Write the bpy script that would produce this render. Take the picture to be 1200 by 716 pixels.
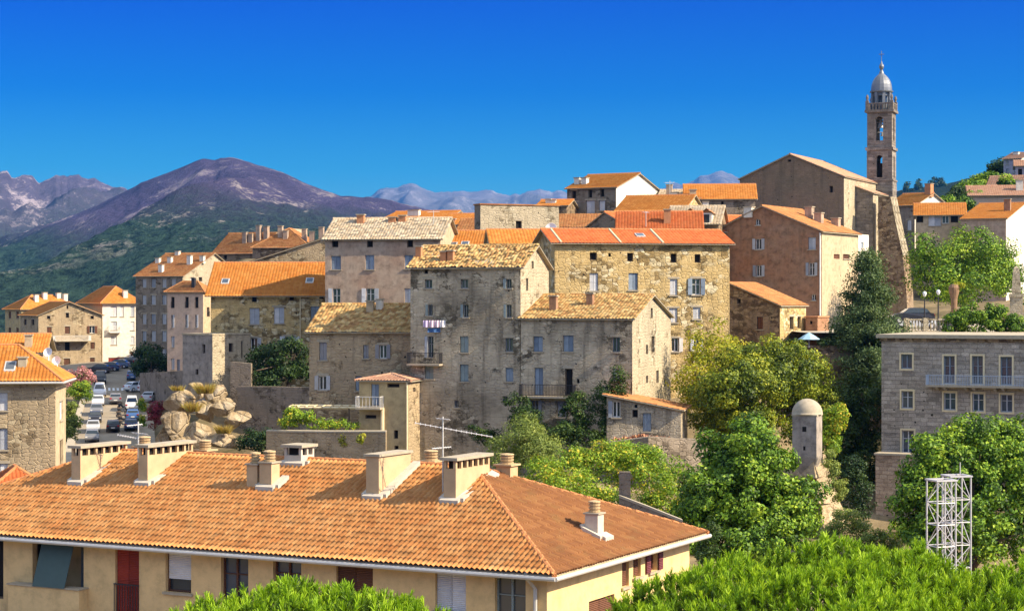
import bpy, bmesh, math, random
import numpy as np
from mathutils import Vector, Matrix
random.seed(7); rng = np.random.default_rng(11)
S = bpy.context.scene; COL = S.collection
for o in list(bpy.data.objects): bpy.data.objects.remove(o)
R = math.radians
# ------------------------------------------------------------- camera, light, exposure
F, CX, H = 2300.0, 600.0, 352.0            # focal length in photo pixels, centre column, horizon row
cam = bpy.data.objects.new('camera', bpy.data.cameras.new('camera')); COL.objects.link(cam)
cam.data.sensor_width = 36; cam.data.lens = F/1200*36
cam.data.shift_y = -(358-H)/1200
cam.rotation_euler = (R(90), 0, 0); cam.data.clip_start = 1; cam.data.clip_end = 60000
S.camera = cam
SUN_EL, SUN_B = R(36), R(19)               # elevation; angle from +X towards the viewer
sdir = Vector((math.cos(SUN_EL)*math.cos(SUN_B), -math.cos(SUN_EL)*math.sin(SUN_B), math.sin(SUN_EL)))
sun = bpy.data.objects.new('sun', bpy.data.lights.new('sun', 'SUN')); COL.objects.link(sun)
sun.data.energy = 2.9; sun.data.angle = R(0.5); sun.data.color = (1.0, 0.85, 0.62)
sun.rotation_euler = sdir.to_track_quat('Z', 'Y').to_euler(); sun.location = (60, -20, 80)
W = bpy.data.worlds.new('World'); S.world = W; W.use_nodes = True
wn = W.node_tree.nodes; wl = W.node_tree.links; wn.clear()
sky = wn.new('ShaderNodeTexSky'); sky.sky_type = 'NISHITA'; sky.sun_disc = False
sky.sun_elevation = SUN_EL; sky.sun_rotation = R(90)+SUN_B
sky.altitude = 600; sky.air_density = 1.0; sky.dust_density = 0.2; sky.ozone_density = 3.0
tc = wn.new('ShaderNodeTexCoord'); sx = wn.new('ShaderNodeSeparateXYZ'); wl.new(tc.outputs['Generated'], sx.inputs[0])
rp = wn.new('ShaderNodeValToRGB'); el_ = rp.color_ramp.elements      # deep saturated band low down, unseen sky overhead brightened and warmed as added fill
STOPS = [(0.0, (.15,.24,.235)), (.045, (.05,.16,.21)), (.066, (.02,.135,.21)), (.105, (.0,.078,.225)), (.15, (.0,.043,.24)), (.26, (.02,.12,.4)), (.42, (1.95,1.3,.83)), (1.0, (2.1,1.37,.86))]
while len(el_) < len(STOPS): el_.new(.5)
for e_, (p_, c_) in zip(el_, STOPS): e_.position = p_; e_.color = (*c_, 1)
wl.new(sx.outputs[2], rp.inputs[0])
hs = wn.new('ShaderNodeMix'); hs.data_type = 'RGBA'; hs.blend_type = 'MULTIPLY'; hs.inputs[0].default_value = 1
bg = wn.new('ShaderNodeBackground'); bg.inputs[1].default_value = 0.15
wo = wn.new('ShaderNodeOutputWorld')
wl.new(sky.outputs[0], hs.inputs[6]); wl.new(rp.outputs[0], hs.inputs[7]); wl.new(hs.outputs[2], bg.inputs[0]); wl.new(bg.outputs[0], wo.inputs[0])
S.view_settings.view_transform = 'Standard'; S.view_settings.look = 'None'
S.view_settings.exposure = 1.7; S.view_settings.gamma = 1.0; S.view_settings.use_curve_mapping = False
S.render.engine = 'CYCLES'
S.cycles.max_bounces = 6; S.cycles.diffuse_bounces = 3; S.cycles.transparent_max_bounces = 6
S.cycles.volume_bounces = 0; S.cycles.use_denoising = True

HAZE_DENS = 3.6e-5
def P(px, py, Y): return Vector(((px-CX)/F*Y, Y, (H-py)/F*Y))

# ------------------------------------------------------------- object helpers
def tag(o, label=None, cat=None, group=None, kind=None):
    if label: o['label'] = label
    if cat: o['category'] = cat
    if group: o['group'] = group
    if kind: o['kind'] = kind
    return o
def empty(name, loc, rz=0):
    o = bpy.data.objects.new(name, None); COL.objects.link(o); o.location = loc; o.rotation_euler = (0, 0, rz)
    o.empty_display_size = .5
    return o
def link(name, me, mat=None, parent=None):
    o = bpy.data.objects.new(name, me); COL.objects.link(o)
    if mat: me.materials.append(mat)
    if parent: o.parent = parent
    return o
def copy_tree(o, parent=None):
    c = o.copy(); COL.objects.link(c)
    if parent: c.parent = parent
    for ch in list(o.children): copy_tree(ch, c)
    return c
class MB:
    """collects polygons, becomes one mesh"""
    def __init__(s): s.v = []; s.f = []; s.uv = []
    def poly(s, pts, uv=None):
        b = len(s.v); s.v += [tuple(p) for p in pts]; s.f.append(tuple(range(b, b+len(pts))))
        s.uv.append(uv if uv else [(p[0]+p[1]*.7, p[2]) for p in pts])
    def box(s, a, b, xf=None):
        x0, y0, z0 = a; x1, y1, z1 = b
        c = [(x0,y0,z0),(x1,y0,z0),(x1,y1,z0),(x0,y1,z0),(x0,y0,z1),(x1,y0,z1),(x1,y1,z1),(x0,y1,z1)]
        if xf: c = [xf(*p) for p in c]
        for q, ax in (((0,3,2,1),'xy'),((4,5,6,7),'xy'),((0,1,5,4),'xz'),((2,3,7,6),'xz'),((1,2,6,5),'yz'),((3,0,4,7),'yz')):
            s.poly([c[i] for i in q], [({'x':c[i][0],'y':c[i][1],'z':c[i][2]}[ax[0]], {'x':c[i][0],'y':c[i][1],'z':c[i][2]}[ax[1]]) for i in q])
    def tube(s, pts, rad, n=6, cap=True):
        pts = [Vector(p) for p in pts]; rings = []
        if not hasattr(rad, '__len__'): rad = [rad]*len(pts)
        for i, p in enumerate(pts):
            t = (pts[min(i+1, len(pts)-1)]-pts[max(i-1, 0)])
            t = t.normalized() if t.length > 1e-6 else Vector((0,0,1))
            u = t.cross(Vector((0,0,1)) if abs(t.z) < .95 else Vector((1,0,0))).normalized(); w = t.cross(u)
            b = len(s.v)
            for k in range(n):
                a = 2*math.pi*k/n; s.v.append(tuple(p+(u*math.cos(a)+w*math.sin(a))*rad[i]))
            rings.append(b)
        for i in range(len(pts)-1):
            a, b = rings[i], rings[i+1]
            for k in range(n):
                k2 = (k+1) % n; s.f.append((a+k, a+k2, b+k2, b+k)); s.uv.append([(k/n, i), ((k+1)/n, i), ((k+1)/n, i+1), (k/n, i+1)])
        if cap:
            for r_ in (rings[0], rings[-1]):
                s.f.append(tuple(r_+k for k in range(n))); s.uv.append([(0, 0)]*n)
    def lathe(s, prof, c=(0,0,0), n=16, a0=0.0, sq=None):
        rings = []
        for r_, z in prof:
            rings.append(len(s.v))
            for k in range(n):
                a = a0+2*math.pi*k/n; s.v.append((c[0]+r_*math.cos(a), c[1]+r_*math.sin(a), c[2]+z))
        for i in range(len(prof)-1):
            for k in range(n):
                k2 = (k+1) % n; s.f.append((rings[i]+k, rings[i]+k2, rings[i+1]+k2, rings[i+1]+k))
                s.uv.append([(k/n*prof[i][0]*6, prof[i][1]), ((k+1)/n*prof[i][0]*6, prof[i][1]), ((k+1)/n*prof[i][0]*6, prof[i+1][1]), (k/n*prof[i][0]*6, prof[i+1][1])])
        for r_ in (rings[0], rings[-1]):
            s.f.append(tuple(r_+k for k in range(n))); s.uv.append([(0, 0)]*n)
    def build(s, name, mat=None, parent=None, smooth=False):
        me = bpy.data.meshes.new(name); me.from_pydata(s.v, [], s.f)
        ul = me.uv_layers.new(name='UVMap'); flat = [c for q in s.uv for p in q for c in p]
        ul.data.foreach_set('uv', flat)
        if smooth: me.polygons.foreach_set('use_smooth', [True]*len(me.polygons))
        me.update()
        return link(name, me, mat, parent)
def np_mesh(name, V, Fc, attr=None, uv=None, smooth=False):
    me = bpy.data.meshes.new(name); V = np.asarray(V, np.float32); Fc = np.asarray(Fc, np.int32); k = Fc.shape[1]; n = len(Fc)
    me.vertices.add(len(V)); me.vertices.foreach_set('co', V.ravel())
    me.loops.add(n*k); me.loops.foreach_set('vertex_index', Fc.ravel())
    me.polygons.add(n); me.polygons.foreach_set('loop_start', np.arange(n, dtype=np.int32)*k)
    if smooth: me.polygons.foreach_set('use_smooth', np.ones(n, bool))
    me.update(calc_edges=True)
    if attr is not None:
        a = me.attributes.new('tone', 'FLOAT', 'FACE'); a.data.foreach_set('value', np.asarray(attr, np.float32))
    if uv is not None:
        ul = me.uv_layers.new(name='UVMap'); ul.data.foreach_set('uv', np.asarray(uv, np.float32)[Fc.ravel()].ravel())
    return me

# ------------------------------------------------------------- materials
class N:
    def __init__(s, name):
        s.m = bpy.data.materials.new(name); s.m.use_nodes = True; s.t = s.m.node_tree; s.t.nodes.clear()
        s.out = s.n('ShaderNodeOutputMaterial')
    def n(s, ty, **kw):
        x = s.t.nodes.new(ty)
        for k, v in kw.items(): setattr(x, k, v)
        return x
    def l(s, a, b): s.t.links.new(a, b)
    def set(s, sock, v):
        if hasattr(v, 'node'): s.l(v, sock)
        else: sock.default_value = (*v, 1) if isinstance(v, tuple) and len(v) == 3 and sock.type == 'RGBA' else v
    def coord(s, which='Object', scale=(1,1,1)):
        t = s.n('ShaderNodeTexCoord'); m = s.n('ShaderNodeMapping'); m.inputs['Scale'].default_value = scale
        s.l(t.outputs[which], m.inputs[0]); return m.outputs[0]
    def noise(s, vec, scale, detail=4, rough=.55, out=0):
        x = s.n('ShaderNodeTexNoise'); x.inputs['Scale'].default_value = scale; x.inputs['Detail'].default_value = detail
        x.inputs['Roughness'].default_value = rough; s.l(vec, x.inputs['Vector']); return x.outputs[out]
    def ramp(s, fac, stops, interp='LINEAR'):
        x = s.n('ShaderNodeValToRGB'); x.color_ramp.interpolation = interp; e = x.color_ramp.elements
        while len(e) < len(stops): e.new(.5)
        for el, (p, c) in zip(e, stops):
            el.position = p; el.color = (*c, 1) if hasattr(c, '__len__') else (c, c, c, 1)
        s.l(fac, x.inputs[0]); return x.outputs[0]
    def mix(s, fac, a, b, mode='MIX'):
        x = s.n('ShaderNodeMix', data_type='RGBA', blend_type=mode)
        s.set(x.inputs[0], fac); s.set(x.inputs[6], a); s.set(x.inputs[7], b); return x.outputs[2]
    def math(s, op, a, b=0.0, c=0.0):
        x = s.n('ShaderNodeMath', operation=op); s.set(x.inputs[0], a); s.set(x.inputs[1], b); s.set(x.inputs[2], c); return x.outputs[0]
    def bump(s, h, strength=.5, dist=.05, nrm=None):
        x = s.n('ShaderNodeBump'); x.inputs['Strength'].default_value = strength; x.inputs['Distance'].default_value = dist
        s.l(h, x.inputs['Height'])
        if nrm: s.l(nrm, x.inputs['Normal'])
        return x.outputs[0]
    def bsdf(s, col, rough=.9, nrm=None, metal=0, spec=.3, **kw):
        b = s.n('ShaderNodeBsdfPrincipled'); s.set(b.inputs['Base Color'], col); s.set(b.inputs['Roughness'], rough)
        b.inputs['Metallic'].default_value = metal; b.inputs['Specular IOR Level'].default_value = spec
        if nrm: s.l(nrm, b.inputs['Normal'])
        s.l(b.outputs[0], s.out.inputs[0]); return b

def sc(c, k): return tuple(min(1, x*k) for x in c)
def m_stone(name, c1, c2, c3, mortar, bw=.55, bh=.28, irr=.35, stain=.35, dark=(.1,.085,.06), plast=0.0, pcol=(.5,.42,.3), wear=.45, rubble=.7, blots=.8):
    """coursed rubble masonry: uneven courses, stone to stone colour, stains and patches of old render"""
    k = N(name); uv = k.coord('UV')
    w = k.noise(uv, .9, 3, out=1); sub = k.n('ShaderNodeVectorMath', operation='SUBTRACT'); k.l(w, sub.inputs[0]); sub.inputs[1].default_value = (.5,.5,.5)
    scl = k.n('ShaderNodeVectorMath', operation='SCALE'); k.l(sub.outputs[0], scl.inputs[0]); scl.inputs['Scale'].default_value = irr
    w2 = k.noise(uv, 4.5, 2, out=1); sub2 = k.n('ShaderNodeVectorMath', operation='SUBTRACT'); k.l(w2, sub2.inputs[0]); sub2.inputs[1].default_value = (.5,.5,.5)
    scl2 = k.n('ShaderNodeVectorMath', operation='SCALE'); k.l(sub2.outputs[0], scl2.inputs[0]); scl2.inputs['Scale'].default_value = irr*.35
    a1 = k.n('ShaderNodeVectorMath', operation='ADD'); k.l(uv, a1.inputs[0]); k.l(scl.outputs[0], a1.inputs[1])
    a2 = k.n('ShaderNodeVectorMath', operation='ADD'); k.l(a1.outputs[0], a2.inputs[0]); k.l(scl2.outputs[0], a2.inputs[1])
    br = k.n('ShaderNodeTexBrick'); k.l(a2.outputs[0], br.inputs['Vector']); br.offset = .45; br.squash = 1.5; br.squash_frequency = 3
    br.inputs['Scale'].default_value = 1; br.inputs['Brick Width'].default_value = bw; br.inputs['Row Height'].default_value = bh
    br.inputs['Mortar Size'].default_value = .02; br.inputs['Mortar Smooth'].default_value = .7; br.inputs['Bias'].default_value = 0
    br.inputs['Color1'].default_value = (0,0,0,1); br.inputs['Color2'].default_value = (1,1,1,1); br.inputs['Mortar'].default_value = (.5,.5,.5,1)
    va = k.n('ShaderNodeVectorMath', operation='MULTIPLY'); k.l(a2.outputs[0], va.inputs[0]); va.inputs[1].default_value = (1.1/bw, 1.05/bh, 1)
    vo = k.n('ShaderNodeTexVoronoi', voronoi_dimensions='2D'); vo.inputs['Scale'].default_value = 1; vo.inputs['Randomness'].default_value = .75; k.l(va.outputs[0], vo.inputs['Vector'])
    ve = k.n('ShaderNodeTexVoronoi', voronoi_dimensions='2D', feature='DISTANCE_TO_EDGE'); ve.inputs['Scale'].default_value = 1; ve.inputs['Randomness'].default_value = .75; k.l(va.outputs[0], ve.inputs['Vector'])
    cellr = k.n('ShaderNodeSeparateColor'); k.l(vo.outputs['Color'], cellr.inputs[0])
    rub = k.ramp(k.noise(uv, .22, 3, .5), [(.5-.25*rubble, 0), (.56-.25*rubble, 1)]) if rubble > 0 else None
    vj = k.ramp(ve.outputs['Distance'], [(.0, 1), (.13, 0)])
    f = k.math('ADD', k.math('MULTIPLY', br.outputs['Color'], .6), k.math('MULTIPLY', cellr.outputs[0], .4)); joint = br.outputs['Fac']
    if rub: f = k.mix(rub, f, cellr.outputs[0]); joint = k.mix(rub, joint, vj)
    joint = k.math('MULTIPLY', joint, k.ramp(k.noise(uv, 1.3, 3, .6), [(.35, .15), (.6, 1)]))
    col = k.ramp(f, [(0, sc(c1,.6)), (.3, c1), (.6, c2), (.88, c3), (1, sc(c3,1.25))])
    col = k.mix(joint, col, mortar)
    fine = k.noise(uv, 11, 5, .7); col = k.mix(.7, col, k.ramp(fine, [(.3, .3), (.5, .9), (.7, 1.25)]), 'MULTIPLY')
    blot = k.noise(uv, 1.1, 6, .78); col = k.mix(blots, col, k.ramp(blot, [(.34, .22), (.47, .8), (.55, 1.0), (.72, 1.4)]), 'MULTIPLY')
    big = k.noise(uv, .28, 5, .6); st = k.ramp(big, [(.42, 0), (.62, 1)])
    if plast > 0:
        pn = k.noise(uv, .35, 5, .65); pm = k.ramp(k.math('ADD', pn, k.math('MULTIPLY', fine, .15)), [(.62-.3*plast, 0), (.66-.3*plast, 1)])
        pc = k.mix(k.noise(uv, 2.2, 5, .7), sc(pcol,.72), sc(pcol,1.15)); col = k.mix(k.math('MULTIPLY', pm, .85), col, pc)
    col = k.mix(k.math('MULTIPLY', st, stain), col, sc(dark, 1.6))
    str_ = k.noise(k.coord('UV', (1.6,.12,1)), 1.0, 4, .6); col = k.mix(k.math('MULTIPLY', k.ramp(str_, [(.52,0),(.72,1)]), wear), col, dark)
    hole = k.ramp(k.noise(uv, 3.1, 1, .3), [(.745, 0), (.765, 1)]); col = k.mix(hole, col, sc(dark,.4))
    h = k.math('SUBTRACT', k.math('MULTIPLY', fine, .6), joint)
    k.bsdf(col, .95, k.bump(h, .8, .07), spec=.1); return k.m
def m_plaster(name, c, c2=None, dark=(.12,.09,.07), streak=.4, patch=.4):
    k = N(name); uv = k.coord('UV'); c2 = c2 or sc(c,.72)
    big = k.noise(uv, .3, 6, .65); col = k.mix(k.ramp(big, [(.35, 0), (.65, 1)]), c, c2)
    mid = k.noise(uv, 1.6, 6, .7); col = k.mix(.35+.5*min(1, streak*2), col, k.ramp(mid, [(.32, .4), (.5, .9), (.7, 1.15)]), 'MULTIPLY')
    p2 = k.ramp(k.noise(uv, .8, 4, .7), [(.60, 0), (.64, 1)]); col = k.mix(k.math('MULTIPLY', p2, patch*.5), col, sc(c, 1.3))
    s1 = k.noise(k.coord('UV', (2.2,.1,1)), 1.0, 5, .65); col = k.mix(k.math('MULTIPLY', k.ramp(s1, [(.5,0),(.75,1)]), streak), col, dark)
    fine = k.noise(uv, 14, 3, .6)
    k.bsdf(col, .92, k.bump(k.math('ADD', fine, mid), .35, .03), spec=.15); return k.m
def m_tile(name, cols, lich=.3, lcol=(.33,.27,.1), dirt=.5, rand=1.0):
    """one colour per tile from the tile's cell, with lichen and soot"""
    k = N(name); uv = k.coord('UV')
    fl = k.n('ShaderNodeVectorMath', operation='FLOOR'); k.l(uv, fl.inputs[0])
    wn_ = k.n('ShaderNodeTexWhiteNoise', noise_dimensions='2D'); k.l(fl.outputs[0], wn_.inputs['Vector'])
    n = len(cols); big = k.noise(k.coord('Object'), .35, 4, .6)
    f = k.math('ADD', k.math('MULTIPLY', wn_.outputs['Value'], .62*rand), k.math('MULTIPLY', big, 1-.62*rand))
    col = k.ramp(f, [(.08+.8*i/(n-1), c) for i, c in enumerate(cols)])
    fine = k.noise(k.coord('Object'), 7, 5, .7)
    col = k.mix(.35, col, k.ramp(fine, [(.3,.5),(.7,1)]), 'MULTIPLY')
    lm = k.ramp(k.noise(k.coord('Object'), 1.1, 6, .75), [(.52,0),(.68,1)]); col = k.mix(k.math('MULTIPLY', lm, lich), col, lcol)
    dm = k.ramp(k.noise(k.coord('Object'), .55, 6, .7), [(.5,0),(.72,1)]); col = k.mix(k.math('MULTIPLY', dm, dirt), col, sc(cols[0], .4))
    k.bsdf(col, .85, k.bump(fine, .25, .01), spec=.2); return k.m
def m_plain(name, c, rough=.6, metal=0, var=.25, scale=3, spec=.3):
    k = N(name); n1 = k.noise(k.coord('Object'), scale, 5, .65)
    col = k.mix(var, c, k.ramp(n1, [(.25, sc(c,.45)), (.75, sc(c,1.2))])); k.bsdf(col, rough, k.bump(n1, .1, .01), metal, spec); return k.m
def m_shutter(name, c):
    k = N(name); uv = k.coord('Object'); wv = k.n('ShaderNodeTexWave', wave_type='BANDS', bands_direction='Z'); wv.inputs['Scale'].default_value = 4.5
    k.l(uv, wv.inputs[0]); n1 = k.noise(uv, 2.5, 5, .7)
    oi = k.n('ShaderNodeObjectInfo'); col = k.mix(.4, c, k.ramp(n1, [(.3, sc(c,.55)), (.7, sc(c,1.1))])); col = k.mix(1, col, k.ramp(oi.outputs['Random'], [(0, (.55,.58,.62)), (.6, (1,1,1)), (1, (1.0,.95,.86))]), 'MULTIPLY'); k.bsdf(col, .7, k.bump(wv.outputs['Fac'], .8, .03), spec=.2); return k.m
def m_glass(name, c=(.02,.03,.04)):
    k = N(name); oi = k.n('ShaderNodeObjectInfo'); n1 = k.noise(k.coord('Object'), 1.2, 2); col = k.mix(n1, sc(c,.5), sc(c,1.6)); col = k.mix(k.ramp(oi.outputs['Random'], [(.55, 0), (.9, .5)]), col, (.16,.155,.14)); k.bsdf(col, .08, None, 0, .6); return k.m
def m_leaf(name, stops, trans=.35, sat=1):
    k = N(name); a = k.n('ShaderNodeAttribute', attribute_name='tone'); col = k.ramp(a.outputs['Fac'], stops)
    d = k.n('ShaderNodeBsdfPrincipled'); k.l(col, d.inputs['Base Color']); d.inputs['Roughness'].default_value = .55; d.inputs['Specular IOR Level'].default_value = .25
    t = k.n('ShaderNodeBsdfTranslucent'); k.l(k.mix(1, col, (1.0,.95,.45), 'MULTIPLY'), t.inputs[0]); mx = k.n('ShaderNodeMixShader'); mx.inputs[0].default_value = trans
    k.l(d.outputs[0], mx.inputs[1]); k.l(t.outputs[0], mx.inputs[2]); k.l(mx.outputs[0], k.out.inputs[0]); return k.m

M = {}
M['stone_grey'] = m_stone('stone_grey', (.23,.19,.13), (.42,.355,.25), (.66,.57,.42), (.15,.12,.08), bw=.5, bh=.27, irr=.5, stain=.6, plast=.42, pcol=(.55,.46,.33), dark=(.065,.054,.038), wear=.6, rubble=.5, blots=1.0)
M['stone_gold'] = m_stone('stone_gold', (.40,.28,.12), (.60,.47,.25), (.76,.65,.42), (.25,.17,.085), bw=.52, bh=.31, irr=.45, stain=.12, plast=.2, pcol=(.60,.43,.19), wear=.25)
M['stone_warm'] = m_stone('stone_warm', (.32,.23,.13), (.46,.35,.21), (.55,.45,.29), (.27,.2,.13), irr=.45, stain=.3, plast=.4, pcol=(.46,.35,.22), wear=.35)
M['stone_pale'] = m_stone('stone_pale', (.36,.295,.19), (.49,.415,.29), (.58,.51,.37), (.26,.20,.125), bw=.5, bh=.28, irr=.5, stain=.25, plast=.45, pcol=(.53,.445,.31), wear=.35)
M['stone_brown'] = m_stone('stone_brown', (.20,.13,.08), (.31,.21,.12), (.41,.30,.18), (.14,.095,.06), irr=.45, stain=.3, plast=.1, pcol=(.33,.24,.16))
M['stone_dark'] = m_stone('stone_dark', (.17,.135,.10), (.27,.22,.165), (.35,.29,.22), (.14,.11,.085), irr=.5, stain=.4, plast=.35, pcol=(.3,.245,.19), wear=.6)
M['stone_church'] = m_stone('stone_church', (.20,.13,.09), (.27,.185,.125), (.34,.24,.165), (.26,.18,.12), irr=.5, stain=.4, plast=1.0, pcol=(.27,.185,.125), wear=.6)
M['stone_tower'] = m_stone('stone_tower', (.22,.19,.165), (.28,.24,.205), (.33,.29,.25), (.22,.19,.165), bw=.8, bh=.42, irr=.08, stain=.3, wear=.4, rubble=0, blots=.5)
M['ashlar'] = m_stone('ashlar', (.38,.325,.265), (.46,.395,.325), (.52,.45,.37), (.26,.22,.18), bw=.62, bh=.31, irr=.03, stain=.22, wear=.18, rubble=0, blots=.35)
M['ashlar_tan'] = m_stone('ashlar_tan', (.40,.29,.2), (.48,.36,.25), (.53,.41,.29), (.30,.21,.14), bw=.6, bh=.3, irr=.03, stain=.12, wear=.1, rubble=0, blots=.3)
M['plaster_tan'] = m_plaster('plaster_tan', (.46,.36,.27), (.40,.27,.19), streak=.35)
M['plaster_grey'] = m_plaster('plaster_grey', (.38,.33,.28), (.30,.26,.22), streak=.5)
M['plaster_rust'] = m_plaster('plaster_rust', (.33,.205,.13), (.37,.18,.095), streak=.5, dark=(.13,.09,.06))
M['plaster_peach'] = m_plaster('plaster_peach', (.58,.42,.31), (.55,.39,.28), streak=.08, patch=.1)
M['plaster_cream'] = m_plaster('plaster_cream', (.52,.41,.27), (.46,.36,.235), streak=.25, patch=.3)
M['plaster_gold'] = m_plaster('plaster_gold', (.74,.52,.25), (.70,.49,.235), streak=.07, patch=.05)
M['plaster_white'] = m_plaster('plaster_white', (.74,.69,.6), (.68,.62,.52), streak=.1, patch=.1)
M['plaster_ochre'] = m_plaster('plaster_ochre', (.48,.37,.19), (.43,.33,.18), streak=.2)
M['plaster_violet'] = m_plaster('plaster_violet', (.37,.36,.42), (.33,.32,.38), streak=.2)
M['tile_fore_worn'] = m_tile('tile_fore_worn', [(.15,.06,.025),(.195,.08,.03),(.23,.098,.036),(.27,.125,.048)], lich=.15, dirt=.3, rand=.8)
M['tile_fore'] = m_tile('tile_fore', [(.44,.145,.042),(.53,.205,.062),(.57,.25,.082),(.61,.30,.11),(.67,.39,.18)], lich=.12, dirt=.2, rand=.5)
M['tile_orange'] = m_tile('tile_orange', [(.46,.14,.025),(.54,.19,.035),(.60,.235,.05),(.65,.3,.08)], lich=.12, dirt=.3, rand=.7)
M['tile_red'] = m_tile('tile_red', [(.42,.09,.025),(.50,.13,.04),(.56,.18,.06)], lich=.1, dirt=.3, rand=.7)
M['tile_old'] = m_tile('tile_old', [(.30,.15,.06),(.46,.25,.09),(.56,.36,.14),(.6,.43,.2)], lich=.55, lcol=(.46,.36,.13), dirt=.35)
M['tile_pale'] = m_tile('tile_pale', [(.44,.31,.19),(.55,.42,.27),(.60,.48,.33),(.64,.53,.38)], lich=.3, lcol=(.5,.44,.3), dirt=.25)
M['tile_rust'] = m_tile('tile_rust', [(.30,.11,.04),(.40,.17,.06),(.48,.23,.09)], lich=.3, dirt=.45)
M['tile_pink'] = m_tile('tile_pink', [(.38,.19,.12),(.46,.25,.16),(.52,.31,.2)], lich=.1, dirt=.15)
for k_, c_ in dict(w=(.74,.74,.76), b=(.30,.37,.47), g=(.33,.33,.36), t=(.29,.36,.38), n=(.16,.07,.04), r=(.36,.05,.03), c=(.66,.52,.3), l=(.5,.52,.56), p=(.25,.07,.08)).items():
    M['sh_'+k_] = m_shutter('shutter_paint_'+k_, c_)
M['trim_white'] = m_plain('trim_white', (.72,.70,.66), .6); M['trim_cream'] = m_plain('trim_cream', (.70,.58,.36), .7)
M['mortar'] = m_plain('mortar', (.52,.46,.38), .95, var=.4); M['cement'] = m_plain('cement', (.42,.36,.26), .95, var=.5)
M['terracotta'] = m_plain('terracotta', (.5,.23,.11), .9, var=.5); M['ridge'] = m_plain('ridge_clay', (.50,.2,.075), .9, var=.5)
M['stone_slab'] = m_plain('stone_slab', (.40,.34,.25), .95, var=.5); M['dark_iron'] = m_plain('dark_iron', (.03,.03,.035), .6)
M['blue_iron'] = m_plain('blue_iron', (.36,.44,.56), .5); M['steel'] = m_plain('steel', (.62,.6,.6), .4, .3); M['dark'] = m_plain('dark_void', (.012,.01,.01), .9)
M['glass'] = m_glass('window_glass'); M['glass_blue'] = m_glass('window_glass_blue', (.05,.07,.1)); M['zinc'] = m_plain('zinc', (.55,.53,.5), .45, .2)
M['lead'] = m_plain('dome_metal', (.20,.215,.24), .45, .4, var=.5, scale=.8); M['pot'] = m_plain('clay_pot', (.50,.36,.2), .9, var=.4)
M['teal_cloth'] = m_plain('teal_cloth', (.07,.11,.105), .85); M['white_plastic'] = m_plain('white_plastic', (.78,.78,.78), .4, var=.08)
M['bark'] = m_plain('bark', (.14,.10,.07), .95, var=.6, scale=5); M['palm_bark'] = m_plain('palm_bark', (.28,.17,.1), .95, var=.6)
M['render_salmon'] = m_plain('chimney_render', (.54,.38,.22), .95, var=.45, scale=1.5)
# ------------------------------------------------------------- houses
def tile_plane(V, o, e, i, L, run, s, z0, tw, tl, ov, ovb, amp, clips, jit=0.0, seg=4, lift=0.0):
    """corrugated clay tiles on one roof plane -> (verts, faces, uvs) appended to V"""
    cosn = 1/math.sqrt(1+s*s)
    nt = max(2, round((L+2*ov)/tw)); nr = max(2, round((run+ovb)/cosn/tl))
    u = np.linspace(-ov, L+ov, nt*seg+1); ut = np.linspace(0, nt, nt*seg+1)
    prof = np.abs(np.sin(np.pi*ut))**.8*amp
    rowv = []; lift_ = []
    for r_ in range(nr):
        rowv += [r_, r_+1]; lift_ += [amp*.5, 0.0]
    rv = np.array(rowv, float); lf = np.array(lift_); v = -ovb+(run+ovb)*rv/nr
    U, Vv = np.meshgrid(u, v); PH = prof[None, :]+lf[:, None]
    if jit:
        tid = np.minimum(ut.astype(int), nt-1); rid = np.array([k//2 for k in range(2*nr)])
        jt = rng.normal(0, 1, (nr, nt))
        PH = PH+jt[rid][:, tid]*jit*amp; Vv = Vv+rng.normal(0, 1, (nr, nt))[rid][:, tid]*jit*tl*.22
        sag = np.sin(U*1.3+o[0])*.02+np.sin(Vv*1.7+U*.6)*.025; PH = PH+sag*jit*2
    X = o[0]+e[0]*U+i[0]*Vv-i[0]*s*cosn*(PH+lift); Y_ = o[1]+e[1]*U+i[1]*Vv-i[1]*s*cosn*(PH+lift); Z = z0+s*Vv+cosn*(PH+lift)
    n, m = X.shape; verts = np.stack([X, Y_, Z], -1).reshape(-1, 3)
    idx = np.arange(n*m).reshape(n, m)
    q = np.stack([idx[:-1, :-1], idx[:-1, 1:], idx[1:, 1:], idx[1:, :-1]], -1).reshape(-1, 4)
    uvs = np.stack([np.broadcast_to(ut, (n, m)), np.broadcast_to((rv*.998+.001+0*lf)[:, None], (n, m))], -1).reshape(-1, 2).copy()
    uvs[:, 1] = np.where((np.repeat(np.arange(n), m) % 2) == 1, uvs[:, 1]-.01, uvs[:, 1]+.01)
    me = np_mesh('roof', verts, q, uv=uvs)
    if clips:
        bm = bmesh.new(); bm.from_mesh(me); bpy.data.meshes.remove(me)
        for co, no in clips:
            bmesh.ops.bisect_plane(bm, geom=bm.verts[:]+bm.edges[:]+bm.faces[:], plane_co=co, plane_no=no, clear_outer=True, dist=1e-5)
        me = bpy.data.meshes.new('roof'); bm.to_mesh(me); bm.free()
    return me
def join_meshes(name, meshes):
    bm = bmesh.new()
    for me in meshes: bm.from_mesh(me); bpy.data.meshes.remove(me)
    out = bpy.data.meshes.new(name); bm.to_mesh(out); bm.free(); return out

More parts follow.
